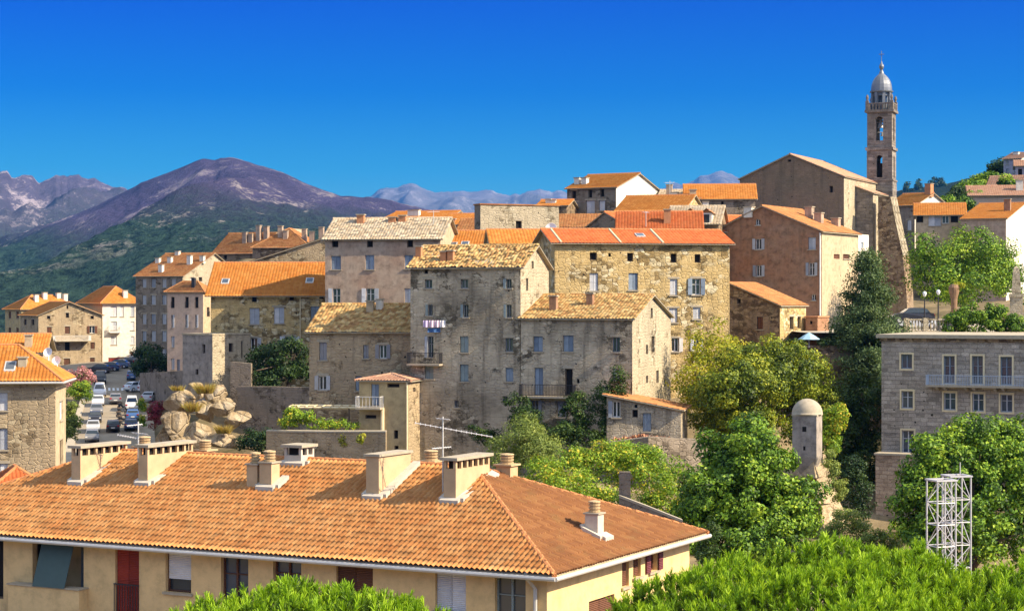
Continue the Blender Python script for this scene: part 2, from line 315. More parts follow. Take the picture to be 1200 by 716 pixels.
class House:
    def __init__(s, name, label, cat, xc, Y, a, eave, base, xl=None, xr=None, Wd=None, D=None, left=False, roof='gx', ridge=None, rf=.5,
                 wall='stone_grey', roofm='tile_old', ov=.3, tw=.24, tl=.4, amp=.06, jit=0.0, seg=4, group=None, backdrop=0, soffit='cement', side=None,
                 ovg=None, caps=True, side_tile=None, frame='w'):
        s.name = name; a = R(a); s.d = Vector((math.cos(a), -math.sin(a))); s.r = Vector((math.sin(a), math.cos(a)))
        C = Vector(((xc-CX)/F*Y, Y))
        if left:
            if Wd is None:
                kx = (xl-CX)/F
            C = C+s.d*Wd
        s.C = C; k = lambda px: Vector(((px-CX)/F, 1))
        if Wd is None:
            q = k(xl); t = C.dot(s.r)/q.dot(s.r); Wd = (C-q*t).dot(s.d)
        if D is None:
            q = k(xr); t = C.dot(s.d)/q.dot(s.d); D = (q*t-C).dot(s.r)
        s.W, s.D = Wd, D
        Yr = (C-s.d*Wd).y if left else C.y
        s.zb = (H-base)/F*Yr; s.ze = (H-eave)/F*Yr-s.zb
        s.root = tag(empty(name, (C.x, C.y, s.zb), -a), label, cat, group)
        s.frame = frame; s.mat = M[wall]; s.side = M[side] if side else None; s.holes = {'f': [], 'r': []}; s.ops = []
        W_, ze = Wd, s.ze; s.kind = roof; s.ov = ov; s.ovg = ov if ovg is None else ovg
        zr = lambda x, y: (H-ridge)/F*(C+s.d*x+s.r*y).y-s.zb
        pl = {}
        if roof == 'gx':
            rise = zr(0, rf*D)-ze; pl['f'] = rise/(rf*D); pl['b'] = rise/((1-rf)*D)
        elif roof == 'gy':
            rise = zr(-W_+rf*W_, 0)-ze; pl['l'] = rise/(rf*W_); pl['r'] = rise/((1-rf)*W_)
        elif roof == 'hip':
            m_ = min(W_, D)/2; rise = (zr(-m_, D/2) if D <= W_ else zr(-W_/2, m_))-ze
            for q in 'fblr': pl[q] = rise/m_
        elif roof == 'shed_r': pl['r'] = (zr(-W_, 0)-ze)/W_
        elif roof == 'shed_f': pl['f'] = (zr(0, D)-ze)/D
        elif roof == 'shed_l': pl['l'] = (zr(0, 0)-ze)/W_
        s.pl = pl
        # plane functions h = c + ax*x + ay*y
        s.h = {}
        for q, sl in pl.items():
            s.h[q] = {'f': (ze, 0, sl), 'b': (ze+sl*D, 0, -sl), 'l': (ze+sl*W_, sl, 0), 'r': (ze, -sl, 0)}[q]
        s.ztop = max(s.height(x, y) for x in (-W_, -W_+rf*W_, -W_/2, 0) for y in (0, rf*D, D/2, D)) if pl else ze
        s.par = dict(roofm=roofm, tw=tw, tl=tl, amp=amp, jit=jit, seg=seg, soffit=soffit, caps=caps, rf=rf, side_tile=side_tile)
    def height(s, x, y):
        return min(c+ax*x+ay*y for c, ax, ay in s.h.values()) if s.h else s.ze
    def fmap(s, face):
        return (lambda u, w, z: (u, -w, z)) if face == 'f' else (lambda u, w, z: (w, u, z))
    def uz(s, face, px, py):
        """photo pixel -> (along wall, height) on the front ('f') or right ('r') wall"""
        q = Vector(((px-CX)/F, 1))
        if face == 'f': t = s.C.dot(s.r)/q.dot(s.r); u = (q*t-s.C).dot(s.d)
        else: t = s.C.dot(s.d)/q.dot(s.d); u = (q*t-s.C).dot(s.r)
        return u, (H-py)/F*t-s.zb
    def on_roof(s, key, px, py):
        c, ax, ay = s.h[key]; q = Vector(((px-CX)/F, 1)); kz = (H-py)/F
        # local x = t*q.d - C.d ; y = t*q.r - C.r ; z = t*kz - zb
        A = kz-ax*q.dot(s.d)-ay*q.dot(s.r); B = c+s.zb-ax*s.C.dot(s.d)-ay*s.C.dot(s.r); t = B/A
        return Vector((t*q.dot(s.d)-s.C.dot(s.d), t*q.dot(s.r)-s.C.dot(s.r), t*kz-s.zb))
    # -- windows: kind, colour
    def win(s, face, x0, y0, x1, y1, kind='g', col='w', frame=None, sill=True, depth=.22, rail=None, label=None):
        um, zm = s.uz(face, (x0+x1)/2, (y0+y1)/2)
        ua, _ = s.uz(face, x0, (y0+y1)/2); ub, _ = s.uz(face, x1, (y0+y1)/2); _, z1 = s.uz(face, (x0+x1)/2, y0); _, z0 = s.uz(face, (x0+x1)/2, y1)
        if ua > ub: ua, ub = ub, ua
        lo, hi = (-s.W, 0) if face == 'f' else (0, s.D)
        ua = max(lo+.05, ua); ub = min(hi-.05, ub)
        if ub-ua < .08: return
        if kind == 'o': w4 = (ub-ua)*.25; a, b = ua+w4, ub-w4
        elif kind == 'or': w4 = (ub-ua)*.34; a, b = ua, ub-w4
        elif kind == 'ol': w4 = (ub-ua)*.34; a, b = ua+w4, ub
        else: a, b = ua, ub
        s.holes[face].append((a, b, max(z0, .02), z1))
        s.ops.append((face, a, b, z0, z1, kind, col, frame, sill, depth, ua, ub, rail, label))
    def _facade(s, mb, u0, u1, fp, holes, cuts, depth=.25):
        us = sorted({u0, u1, *[h[0] for h in holes], *[h[1] for h in holes]}); zt = s.ztop+.01
        zs = sorted({-2.0, zt, *[h[2] for h in holes], *[h[3] for h in holes]})
        bm = bmesh.new()
        for i in range(len(us)-1):
            for j in range(len(zs)-1):
                a, b, c, d = us[i], us[i+1], zs[j], zs[j+1]
                if b-a < 1e-5 or d-c < 1e-5: continue
                mu, mz = (a+b)/2, (c+d)/2
                if any(h[0] < mu < h[1] and h[2] < mz < h[3] for h in holes): continue
                bm.faces.new([bm.verts.new(p) for p in ((a,0,c),(b,0,c),(b,0,d),(a,0,d))])
        for c, m in cuts:
            bmesh.ops.bisect_plane(bm, geom=bm.verts[:]+bm.edges[:]+bm.faces[:], plane_co=(0,0,c), plane_no=(-m,0,1), clear_outer=True, dist=1e-6)
        for f in bm.faces:
            mb.poly([fp(v.co.x, 0, v.co.z) for v in f.verts], [(v.co.x+u0*3.7, v.co.z) for v in f.verts])
        bm.free()
        for a, b, c, d in holes:
            for p, q in (((a,c),(a,d)),((a,d),(b,d)),((b,d),(b,c)),((b,c),(a,c))):
                mb.poly([fp(p[0],0,p[1]), fp(q[0],0,q[1]), fp(q[0],-depth-.05,q[1]), fp(p[0],-depth-.05,p[1])], [(p[0],p[1]),(q[0],q[1]),(q[0]+.3,q[1]+.3),(p[0]+.3,p[1]+.3)])
    def finish(s):
        W_, D = s.W, s.D; par = s.par
        cf = [(c, ax) for c, ax, ay in s.h.values()]; cb = [(c+ay*D, ax) for c, ax, ay in s.h.values()]
        cr = [(c, ay) for c, ax, ay in s.h.values()]; cl = [(c-ax*W_, ay) for c, ax, ay in s.h.values()]
        mb = MB(); mr = mb if not s.side else MB()
        s._facade(mb, -W_, 0, s.fmap('f'), s.holes['f'], cf); s._facade(mr, 0, D, s.fmap('r'), s.holes['r'], cr)
        s._facade(mb, -W_, 0, lambda u, w, z: (u, D+w, z), [], cb); s._facade(mb, 0, D, lambda u, w, z: (-W_-w, u, z), [], cl)
        s.wall = mb.build('wall', s.mat, s.root)
        if s.side: mr.build('wall', s.side, s.root)
        # roof
        E = {'f': ((-W_,0),(1,0),(0,1),W_), 'r': ((0,0),(0,1),(-1,0),D), 'b': ((0,D),(-1,0),(0,-1),W_), 'l': ((-W_,D),(0,-1),(1,0),D)}
        opp = dict(f='b', b='f', l='r', r='l'); adj = dict(f='lr', b='lr', l='fb', r='fb')
        ms = []; sof = MB(); s.roof = None
        for q, sl in s.pl.items():
            o, e, i, L = E[q]; span = D if q in 'fb' else W_
            if opp[q] in s.pl:
                s2 = s.pl[opp[q]]; run = span*s2/(sl+s2)
            else: run = span+s.ov
            clips = []
            for a2 in adj[q]:
                if a2 in s.pl:
                    c1, x1, y1 = s.h[q]; c2, x2, y2 = s.h[a2]; A, B, Cc = x1-x2, y1-y2, c1-c2
                    n2 = A*A+B*B; clips.append(((-A*Cc/n2, -B*Cc/n2, 0), (A, B, 0)))
            ovu = s.ov if any(x in s.pl for x in adj[q]) else s.ovg
            ms.append(tile_plane(None, o, e, i, L, run, sl, s.ze, par['tw'], par['tl'], ovu, s.ov, par['amp'], clips, par['jit'], par['seg'], lift=.03))
            bm = bmesh.new(); pts = [(-ovu, -s.ov+.03), (L+ovu, -s.ov+.03), (L+ovu, run), (-ovu, run)]
            bm.faces.new([bm.verts.new((o[0]+e[0]*u+i[0]*v, o[1]+e[1]*u+i[1]*v, s.ze+sl*v+.015)) for u, v in pts])
            for co, no in clips:
                bmesh.ops.bisect_plane(bm, geom=bm.verts[:]+bm.edges[:]+bm.faces[:], plane_co=co, plane_no=no, clear_outer=True, dist=1e-5)
            for f in bm.faces:
                top = [tuple(v.co) for v in f.verts]; sof.poly(top)
                bot = [(x, y, z-.07) for x, y, z in top]; sof.poly(bot)
                for k in range(len(top)):
                    k2 = (k+1) % len(top); sof.poly([top[k], top[k2], bot[k2], bot[k]])
            bm.free()
        if ms:
            worn = None
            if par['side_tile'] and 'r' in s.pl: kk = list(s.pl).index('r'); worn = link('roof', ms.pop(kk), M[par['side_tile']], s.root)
            me = join_meshes('roof', ms); s.roof = link('roof', me, M[par['roofm']], s.root)
            sof.build('soffit', M[par['soffit']], s.roof)
            if par['caps']: s._caps()
        else:
            q = MB(); q.poly([(-W_+.02, .02, s.ze-.06), (-.02, .02, s.ze-.06), (-.02, D-.02, s.ze-.06), (-W_+.02, D-.02, s.ze-.06)]); s.roof = q.build('roof', M['cement'], s.root)
        for op in s.ops: s._win(*op)
        return s
    def cap_line(s, mb, p0, p1, r_=.11, step=.42):
        p0, p1 = Vector(p0), Vector(p1); n = max(2, int((p1-p0).length/step)); pts = []; rad = []
        for k in range(n):
            a = p0.lerp(p1, k/n); b = p0.lerp(p1, (k+.97)/n); pts += [a, b]; rad += [r_*1.12, r_*.9]
        mb.tube(pts, rad, 8)
    def _caps(s):
        mb = MB(); W_, D, pl, ov = s.W, s.D, s.pl, s.ov; k = s.par['rf']; up = .05
        if s.kind == 'gx':
            y = D*pl['b']/(pl['f']+pl['b']); z = s.height(-W_/2, y)+up; s.cap_line(mb, (-W_-s.ovg, y, z), (s.ovg, y, z))
        elif s.kind == 'gy':
            x = -W_+W_*pl['r']/(pl['l']+pl['r']); z = s.height(x, D/2)+up; s.cap_line(mb, (x, -s.ovg, z), (x, D+s.ovg, z))
        elif s.kind == 'hip':
            m_ = min(W_, D)/2; sl = pl['f']; zt = s.ze+sl*m_+up; ze = s.ze-sl*ov+up
            if D <= W_: A, B = Vector((-W_+m_, D/2, zt)), Vector((-m_, D/2, zt)); ends = ((A, (-W_-ov, -ov)), (A, (-W_-ov, D+ov)), (B, (ov, -ov)), (B, (ov, D+ov)))
            else: A, B = Vector((-W_/2, m_, zt)), Vector((-W_/2, D-m_, zt)); ends = ((A, (-W_-ov, -ov)), (A, (ov, -ov)), (B, (-W_-ov, D+ov)), (B, (ov, D+ov)))
            if (B-A).length > .3: s.cap_line(mb, A, B)
            for q, (x, y) in ends: s.cap_line(mb, q, (x, y, ze))
        if mb.v: mb.build('ridge_cap', M['ridge'] if s.par['roofm'] in ('tile_fore','tile_orange','tile_red') else M[s.par['roofm']], s.roof)
    def _win(s, face, a, b, z0, z1, kind, col, frame, sill, depth, ua, ub, rail, label):
        fp = s.fmap(face); sh = M['sh_'+col]; w = b-a; h = z1-z0
        bx = lambda mb, u0, u1, w0, w1, q0, q1: mb.box((u0, w0, q0), (u1, w1, q1), fp)
        if kind == 'v':                         # deep open recess
            q = MB(); wd = -depth; bx(q, a, b, wd-.1, wd-.04, z0-.3, z1+.01); o = q.build('recess_wall', s.mat, s.root); q = MB(); bx(q, a+w*.62, a+w*.72, wd-.03, wd+.02, z0-.3, z1-.35); q.build('door', M['sh_t'], o); return
        fr = MB(); t = min(.07, w*.12)
        fm = M['sh_'+frame] if frame else ((M['trim_white'] if s.frame == 'w' else M['sh_'+s.frame]) if kind not in ('d', 'k') else M['bark'])
        wd = -depth
        for u0, u1, q0, q1 in ((a, a+t, z0, z1), (b-t, b, z0, z1), (a+t, b-t, z1-t, z1), (a+t, b-t, z0, z0+t)): bx(fr, u0, u1, wd-.03, wd+.04, q0, q1)
        if kind in ('g', 'o', 'or', 'ol', 'c', 'x'):
            m_ = (a+b)/2; bx(fr, m_-t*.6, m_+t*.6, wd-.03, wd+.045, z0+t, z1-t)
            if h > 1.3: bx(fr, a+t, b-t, wd-.02, wd+.035, z0+h*.62, z0+h*.62+t*.6)
        f = fr.build('window', fm, s.root)
        if label: f['label'] = label
        p = MB(); p.poly([fp(a, wd-.035, z0), fp(b, wd-.035, z0), fp(b, wd-.035, z1), fp(a, wd-.035, z1)]); p.build('pane', M['dark'] if kind in ('d', 'k') else M['glass_blue'] if kind in ('x', 'c') else M['glass'], f)
        if kind == 's':
            m_ = (a+b)/2; d0 = wd+.05
            for u0, u1 in ((a+.02, m_-.012), (m_+.012, b-.02)):
                q = MB(); bx(q, u0, u1, d0, d0+.05, z0+.02, z1-.02)
                bx(q, u0+.04, u1-.04, d0+.05, d0+.062, z0+h*.48, z0+h*.52); q.build('shutter', sh, f)
        elif kind == 'hs':                      # roller blind half down
            q = MB(); bx(q, a+t, b-t, wd+.04, wd+.075, z0+h*.32, z1-.01); q.build('roller_blind', sh, f)
        elif kind in ('o', 'or', 'ol'):
            lw = (ub-ua)*(.25 if kind == 'o' else .34)
            for side in ((0, 1) if kind == 'o' else (1,) if kind == 'or' else (0,)):
                u0, u1 = (a-lw, a-.01) if side == 0 else (b+.01, b+lw); q = MB(); bx(q, u0, u1, .035, .085, z0, z1)
                bx(q, u0+.05, u1-.05, .085, .1, z0+h*.47, z0+h*.53); q.build('shutter', sh, f)
        if kind == 'c':                         # raised casing round the opening
            q = MB(); ct = .13
            for u0, u1, q0, q1 in ((a-ct, a, z0-ct, z1+ct), (b, b+ct, z0-ct, z1+ct), (a, b, z1, z1+ct), (a, b, z0-ct, z0)): bx(q, u0, u1, .004, .06, q0, q1)
            q.build('casing', M['trim_cream'], f)
        elif sill and kind not in ('k', 'd') and h > .5:
            q = MB(); bx(q, a-.1, b+.1, -.15, .1, z0-.1, z0-.004); q.build('sill', M['stone_slab'], f)
        if s.mat.name.startswith('stone') and kind in ('g', 'o', 's', 'ol', 'or', 'd') and w > .55 and random.random() < .65:
            q = MB(); lw_ = random.uniform(.14, .24); bx(q, a-.18, b+.18, -.1, .022, z1+.003, z1+lw_); q.build('lintel', M['stone_slab'], f)
        if rail:
            q = MB(); n = max(3, int(w/.13))
            for k in range(n+1):
                u = a+w*k/n; bx(q, u-.012, u+.012, .05, .075, z0, z0+h*rail)
            bx(q, a-.03, b+.03, .045, .08, z0+h*rail, z0+h*rail+.05); q.build('railing', M['dark_iron'], f)
        return f
    def grid(s, face, xs, ys, kind='g', col='w', **kw):
        for x0, x1 in xs:
            for y0, y1 in ys: s.win(face, x0, y0, x1, y1, kind, col, **kw)
    # -- add-ons called after finish()
    def balcony(s, face, x0, y0, x1, y1, proj=.9, mat='dark_iron', slab='stone_slab', corb=0, bars=.12):
        fp = s.fmap(face); ua, z1 = s.uz(face, x0, y0); ub, _ = s.uz(face, x1, y0); _, z0 = s.uz(face, (x0+x1)/2, y1)
        _, z1 = s.uz(face, (x0+x1)/2, y0)
        m = MB(); m.box((ua, .003, z0-.14), (ub, proj, z0), fp)
        for k in range(corb):
            u = ua+(ub-ua)*(k+.5)/corb
            for du in (-.3, .3): m.box((u+du-.09, .003, z0-.42), (u+du+.09, proj*.45, z0-.143), fp); m.box((u+du-.09, proj*.45+.002, z0-.3), (u+du+.09, proj*.8, z0-.143), fp)
        b = m.build('balcony', M[slab], s.root); r_ = MB(); n = int((ub-ua)/bars)
        for k in range(n+1):
            u = ua+.03+(ub-ua-.06)*k/n; r_.box((u-.012, proj-.06, z0), (u+.012, proj-.035, z1-.04), fp)
        for u in (ua+.03, ub-.03):
            for k in range(int(proj/bars)): w = .05+k*bars; r_.box((u-.012, w, z0), (u+.012, w+.024, z1-.04), fp)
            r_.box((u-.02, 0.004, z1-.038), (u+.02, proj-.08, z1), fp)
        r_.box((ua, proj-.075, z1-.038), (ub, proj-.02, z1), fp); r_.box((ua, proj-.06, z0+.08), (ub, proj-.035, z0+.11), fp)
        r_.build('railing', M[mat], b); return b
    def chimney(s, key, px, py, w, d, ptop, style='slab', mat='render_salmon', base=None, cap='stone_slab', top_py_at=None):
        """stack standing on roof plane KEY where the photo pixel meets it; PTOP is the row of its top"""
        c = s.on_roof(key, px, py); Yw = (s.C+s.d*c.x+s.r*c.y).y; zt = (H-ptop)/F*Yw-s.zb
        m = MB(); x0, x1, y0, y1 = c.x-w/2, c.x+w/2, c.y, c.y+d
        zlo = min(s.height(x, y) for x in (x0, x1) for y in (y0, y1))-.25
        hb = zt-.1 if style == 'slab' else zt-.45 if style == 'vent' else zt-.42
        m.box((x0, y0, zlo), (x1, y1, hb)); ch = m.build('chimney', M[mat], s.root); q = MB()
        if style == 'slab': q.box((x0-.08, y0-.08, hb+.002), (x1+.08, y1+.08, zt)); q.build('chimney_cap', M[cap], ch)
        elif style == 'vent':
            n = max(2, round(d/.5))
            for k in range(n+1):
                yy = y0+(d-.12)*k/n
                for xa in (x0, x1-.12): pr = MB(); pr.box((xa, yy, hb+.002), (xa+.12, yy+.12, zt-.12)); pr.build('chimney_pier', M[mat], ch)
            q.box((x0+.15, y0+.15, hb+.002), (x1-.15, y1-.15, zt-.13)); q.build('flue', M['dark'], ch); q = MB()
            q.box((x0-.12, y0-.12, zt-.118), (x1+.12, y1+.12, zt)); q.build('chimney_cap', M[cap], ch)
        elif style == 'pot':
            q.box((x0-.06, y0-.06, hb+.002), (x1+.06, y1+.06, hb+.06)); q.build('chimney_cap', M[cap], ch)
            cy = (y0+y1)/2; cx_ = (x0+x1)/2; q = MB(); r_ = min(w, d)*.5
            prof = [(r_*.55, .062)]
            for k in range(3): prof += [(r_*.8, .07+k*.125), (r_*.85, .14+k*.125), (r_*.6, .15+k*.125), (r_*.6, .19+k*.125)]
            prof += [(r_*.88, .45), (r_*.85, .5), (.02, .54)]
            q.lathe(prof, (cx_, cy, hb), 14); q.build('chimney_pot', M['pot'], ch)
        if base:
            q = MB(); e = .2
            for (xa, xb, ya, yb) in ((x0-e*.4, x1+e, y0-e, y0-.002), (x1+.002, x1+e*1.7, y0, y1+e), (x0-e, x0-.002, y0-e*.3, y1)):
                pts = [(xa, ya), (xb, ya), (xb, yb), (xa, yb)]; top = [(x, y, s.height(x, y)+.27) for x, y in pts]; bot = [(x, y, s.height(x, y)-.1) for x, y in pts]
                q.poly(top)
                for k in range(4): k2 = (k+1) % 4; q.poly([bot[k], bot[k2], top[k2], top[k]])
            q.build('flashing', M[base], ch)
        return ch
    def skylight(s, key, px, py, w=.8, d=.9):
        c = s.on_roof(key, px, py); m = MB(); hh = lambda x, y: s.height(x, y)
        def slab(mb, x0, x1, y0, y1, lo, hi):
            pts = [(x0, y0), (x1, y0), (x1, y1), (x0, y1)]; b = [(x, y, hh(x, y)+lo) for x, y in pts]; t = [(x, y, hh(x, y)+hi) for x, y in pts]
            mb.poly(t); [mb.poly([b[k], b[(k+1)%4], t[(k+1)%4], t[k]]) for k in range(4)]
        slab(m, c.x-w/2, c.x+w/2, c.y-d/2, c.y+d/2, 0, .16); o = m.build('skylight', M['zinc'], s.roof or s.root)
        m = MB(); slab(m, c.x-w/2+.1, c.x+w/2-.1, c.y-d/2+.1, c.y+d/2-.1, .15, .18); m.build('pane', M['glass_blue'], s.roof or s.root)
    def pipe(s, face, px, y0, y1, r_=.06, mat='trim_cream'):
        fp = s.fmap(face); u, z1 = s.uz(face, px, y0); _, z0 = s.uz(face, px, y1); m = MB()
        m.tube([fp(u, .1, z0), fp(u, .1, z1)], r_, 8); m.build('downpipe', M[mat], s.root)
    def gutter(s, keys='f', r_=.08, mat='zinc'):
        m = MB(); W_, D, ov = s.W, s.D, s.ov+.05
        for q in keys:
            z = s.ze-s.pl[q]*ov-.05
            a, b = {'f': ((-W_-ov, -ov), (ov, -ov)), 'r': ((ov, -ov), (ov, D+ov)), 'l': ((-W_-ov, -ov), (-W_-ov, D+ov))}[q]
            m.tube([(a[0], a[1], z), (b[0], b[1], z)], r_, 8)
        m.build('gutter', M[mat], s.root)
    def dish(s, px, py, key=None, face='f', r_=.35, look=(-.3, -.9, .3)):
        c = s.on_roof(key, px, py) if key else Vector(s.fmap(face)(*[(u, .4, z) for u, z in [s.uz(face, px, py)]][0]))
        m = MB(); m.lathe([(.02, 0), (r_*.5, .04), (r_*.85, .1), (r_, .16), (r_*.97, .15), (r_*.5, .02), (.01, -.02)], (0, 0, 0), 14)
        rot = Vector(look).to_track_quat('Z', 'Y').to_matrix(); m.v = [tuple(rot @ Vector(v)+c+Vector((0, 0, .5))) for v in m.v]
        m.tube([c+Vector((0, 0, -.2)), c+Vector((0, 0, .45))], .03, 5)
        return m.build('satellite_dish', M['white_plastic'], s.root, True)
# ============================================================= BUILDINGS
# ---- the big house in front
A = House('apartment_house', 'large ochre house with long tiled hip roof and many chimneys, nearest of all buildings', 'house', 641, 70.81, 27.6, 664, 860,
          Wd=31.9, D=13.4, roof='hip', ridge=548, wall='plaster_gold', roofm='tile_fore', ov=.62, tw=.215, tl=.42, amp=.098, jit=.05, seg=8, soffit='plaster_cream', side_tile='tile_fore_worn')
A.win('f', 38, 632, 98, 716, 'v', depth=1.1); A.win('f', 135, 640, 163, 718, 's', 'r', frame='n', rail=.42, label='red shutter door behind a thin dark railing')
A.win('f', 194, 646, 224, 694, 'hs', 'w', frame='n', label='window with white roller blind half lowered')
A.win('f', 259, 650, 291, 712, 'x', frame='n'); A.win('f', 320, 655, 353, 702, 'x', frame='n'); A.win('f', 394, 657, 437, 720, 's', 'n', frame='n')
A.win('f', 510, 670, 546, 716, 's', 'w', frame='n'); A.win('f', 580, 676, 616, 735, 'g', frame='t', label='glazed door in a dark teal frame')
A.win('f', -40, 628, 4, 700, 'd')
A.win('r', 729, 656, 737, 687, 's', 'n', frame='n'); A.win('r', 742, 652, 751, 676, 's', 'n', frame='n'); A.win('r', 756, 646, 775, 669, 'o', 'p', frame='n')
A.win('r', 690, 700, 720, 740, 's', 'n', frame='n')
A.finish(); A.gutter('fr', .085)
m = MB(); m.box((-A.W, .004, A.ze-2.9), (0, .03, A.ze-2.7), lambda x, y, z: (x, -y, z))
def side_chim(px, py, top, w=.55, d=2.6, style='vent', base='mortar', cap='stone_slab', mat='render_salmon'): A.chimney('f', px, py, w, d, top, style, mat, base, cap)
side_chim(89, 569, 522, .5, 3.2); side_chim(167.5, 570, 521, .5, 3.2)
A.chimney('f', 295, 574, .52, .52, 533, 'pot', 'render_salmon'); A.chimney('f', 311, 575, .6, .6, 531, 'pot', 'render_salmon', 'mortar')
A.chimney('f', 343, 547, .85, 1.0, 521, 'vent', 'mortar', 'mortar')
side_chim(436.5, 586, 532, .6, 2.5, 'slab'); side_chim(527, 591, 536, .55, 2.8, 'vent')
A.chimney('r', 693, 629, .55, .55, 590, 'pot', 'mortar', 'mortar')
for px, Yb, t in ((169, 0, 511), (240, 0, 515), (505, 0, 527), (594, 0, 531)):      # pots showing over the ridge, on the far slope
    c = None
    q = Vector(((px-CX)/F, 1)); yl = A.D/2+1.2; t_ = (A.C+A.r*yl).dot(A.r)/q.dot(A.r); pw = q*t_; x = (pw-A.C).dot(A.d); x = min(x, -A.D/2+1.0)
    zt = (H-t)/F*pw.y-A.zb; m_ = MB(); m_.box((x-.33, yl-.33, A.height(x, yl)-.2), (x+.33, yl+.33, zt-.5)); ch = m_.build('chimney', M['pot'], A.root)
    m_ = MB(); m_.box((x-.42, yl-.42, zt-.498), (x+.42, yl+.42, zt-.43)); pf = [(.2, 0)]
    for k in range(3): pf += [(.27, .02+k*.12), (.29, .09+k*.12), (.2, .1+k*.12), (.2, .135+k*.12)]
    m_.lathe(pf+[(.3, .39), (.28, .43), (.02, .46)], (x, yl, zt-.45), 14); m_.build('chimney_pot', M['pot'], ch)
# loggia: parapet balcony and sun blind
ua, zt = A.uz('f', 20, 684); ub, _ = A.uz('f', 103, 684); fp = A.fmap('f'); zt = A.uz('f', 60, 686)[1]
m = MB(); m.box((ua, .004, zt-1.5), (ub, .55, zt), fp); bal = m.build('balcony', A.mat, A.root)
m = MB(); m.box((ua-.05, .002, zt+.002), (ub+.05, .6, zt+.06), fp); m.build('coping', M['cement'], bal)
u0, zt0 = A.uz('f', 52, 634); u1, _ = A.uz('f', 76, 634); zb0 = A.uz('f', 50, 684)[1]
m = MB(); n = 8
for k in range(n):
    f0, f1 = k/n, (k+1)/n; w0, w1 = .02+.62*f0, .02+.62*f1; z0, z1 = zt0+(zb0-zt0)*f0, zt0+(zb0-zt0)*f1
    m.poly([fp(u0-.1, w0, z0), fp(u1+.5, w0, z0), fp(u1+.5, w1, z1), fp(u0-.1, w1, z1)]); m.poly([fp(u0-.1, w0-.02, z0), fp(u1+.5, w0-.02, z0), fp(u1+.5, w1-.02, z1), fp(u0-.1, w1-.02, z1)])
m.build('sun_blind', M['teal_cloth'], A.root)
u, zz = A.uz('f', 629, 668)
m = MB(); m.tube([fp(u-.15, .55, A.ze-.15), fp(u-.15, .5, A.ze-.4), fp(u, .12, A.ze-.8), fp(u, .1, .5)], .075, 8); m.build('downpipe', M['zinc'], A.root)

# ---- stone house at the left edge
B = House('stone_house', 'square-cut stone house with hip roof beside the parked cars, at the edge of the photo', 'house', 65, 140, -6, 440, 575, xl=-95, xr=77, roof='hip', ridge=405,
          wall='stone_warm', side='plaster_cream', roofm='tile_orange', ov=.6, tw=.26, seg=4)
for y0, y1 in ((460, 481), (502, 527), (543, 562)): B.win('f', -8, y0, 9, y1, 's', 'w')
B.win('r', 70, 470, 74, 492, 's', 'w'); B.win('r', 70, 515, 74, 545, 'd'); B.finish(); B.gutter('fr', .08)
B.chimney('f', 26, 432, .6, .6, 418, 'slab', 'cement'); B.skylight('f', 12, 431); B.dish(57, 421, 'r'); B.dish(67, 431, 'r')
B2 = House('orange_roofed_house', 'low house with a bright orange roof just behind the square-cut stone house', 'house', 50, 165, -8, 412, 470, xl=-60, D=8, roof='gx', ridge=392, wall='plaster_cream', roofm='tile_orange', ov=.4); B2.finish()
B2.chimney('f', 33, 408, .6, .6, 392, 'slab', 'plaster_cream')
B3 = House('low_annex', 'small annex with a red ribbed roof below the square-cut stone house', 'annex', 52, 118, -20, 569, 600, xl=-8, D=4, roof='hip', ridge=548, wall='plaster_cream', roofm='tile_red', ov=.3); B3.finish()
# ---- houses at the end of the street
C2 = House('long_house', 'long house with orange hip roof and white chimneys behind the gabled house', 'house', 25, 372, 52, 361, 445, xl=6, xr=92, roof='hip', ridge=346, wall='plaster_ochre', roofm='tile_orange', ov=.5, tw=.35, seg=3)
C2.grid('f', [(10, 13), (19, 22)], [(365, 373), (384, 392)], 's', 'n'); C2.finish()
for px, py, t in ((40, 353, 345), (50, 350, 342.5), (66, 349, 343), (74, 350, 344)): C2.chimney('r', px, py, .8, .8, t, 'slab', 'plaster_white')
C1 = House('gabled_house', 'stone gabled house with one long balcony at the end of the street', 'house', 45, 336, 62, 369, 440, xl=24, xr=119, roof='gx', ridge=354, rf=.48, wall='stone_warm', roofm='tile_orange', ov=.45, tw=.33, seg=3)
for b in ((55, 370, 59, 374, 'd', 'n'), (77, 366.5, 81, 372.5, 'd', 'n'), (106, 370, 110, 374, 'd', 'n'), (78, 358, 80, 362, 'd', 'n'), (55, 383, 60.5, 392, 's', 'n'), (76, 382.5, 82, 391, 's', 'n'), (102, 382, 114, 390.5, 'o', 'n'), (106, 401, 111, 409, 's', 'n'), (76, 401, 82, 411, 'd', 'n'), (105.5, 419, 111, 428, 's', 'n'), (75, 420, 82, 430, 's', 'n')):
    C1.win('r', *b[:4], b[4], b[5])
C1.grid('f', [(28, 31), (37, 40)], [(374, 381), (392, 400)], 'd'); C1.finish(); C1.balcony('r', 62, 393, 104, 399, 1.6, 'trim_white', 'cement')
C3 = House('cream_house', 'tall cream house with white shutters and pyramid orange roof at the end of the street', 'house', 120, 348, 62, 353, 440, xl=93, xr=165, roof='hip', ridge=336, wall='plaster_ochre', side='plaster_white', roofm='tile_orange', ov=.6, tw=.33, seg=3)
C3.grid('r', [(130, 137), (153, 157.5)], [(359, 371), (377, 387), (394, 404)], 's', 'w'); C3.win('r', 141, 358, 145, 371, 's', 'w'); C3.win('r', 127, 419, 142, 432, 's', 'r'); C3.win('r', 153, 412, 157, 424, 's', 'n')
C3.finish(); C3.balcony('r', 127, 382, 141, 389, .9, 'trim_white', 'trim_white'); C3.chimney('r', 144, 348, .8, .8, 340, 'slab', 'plaster_white')
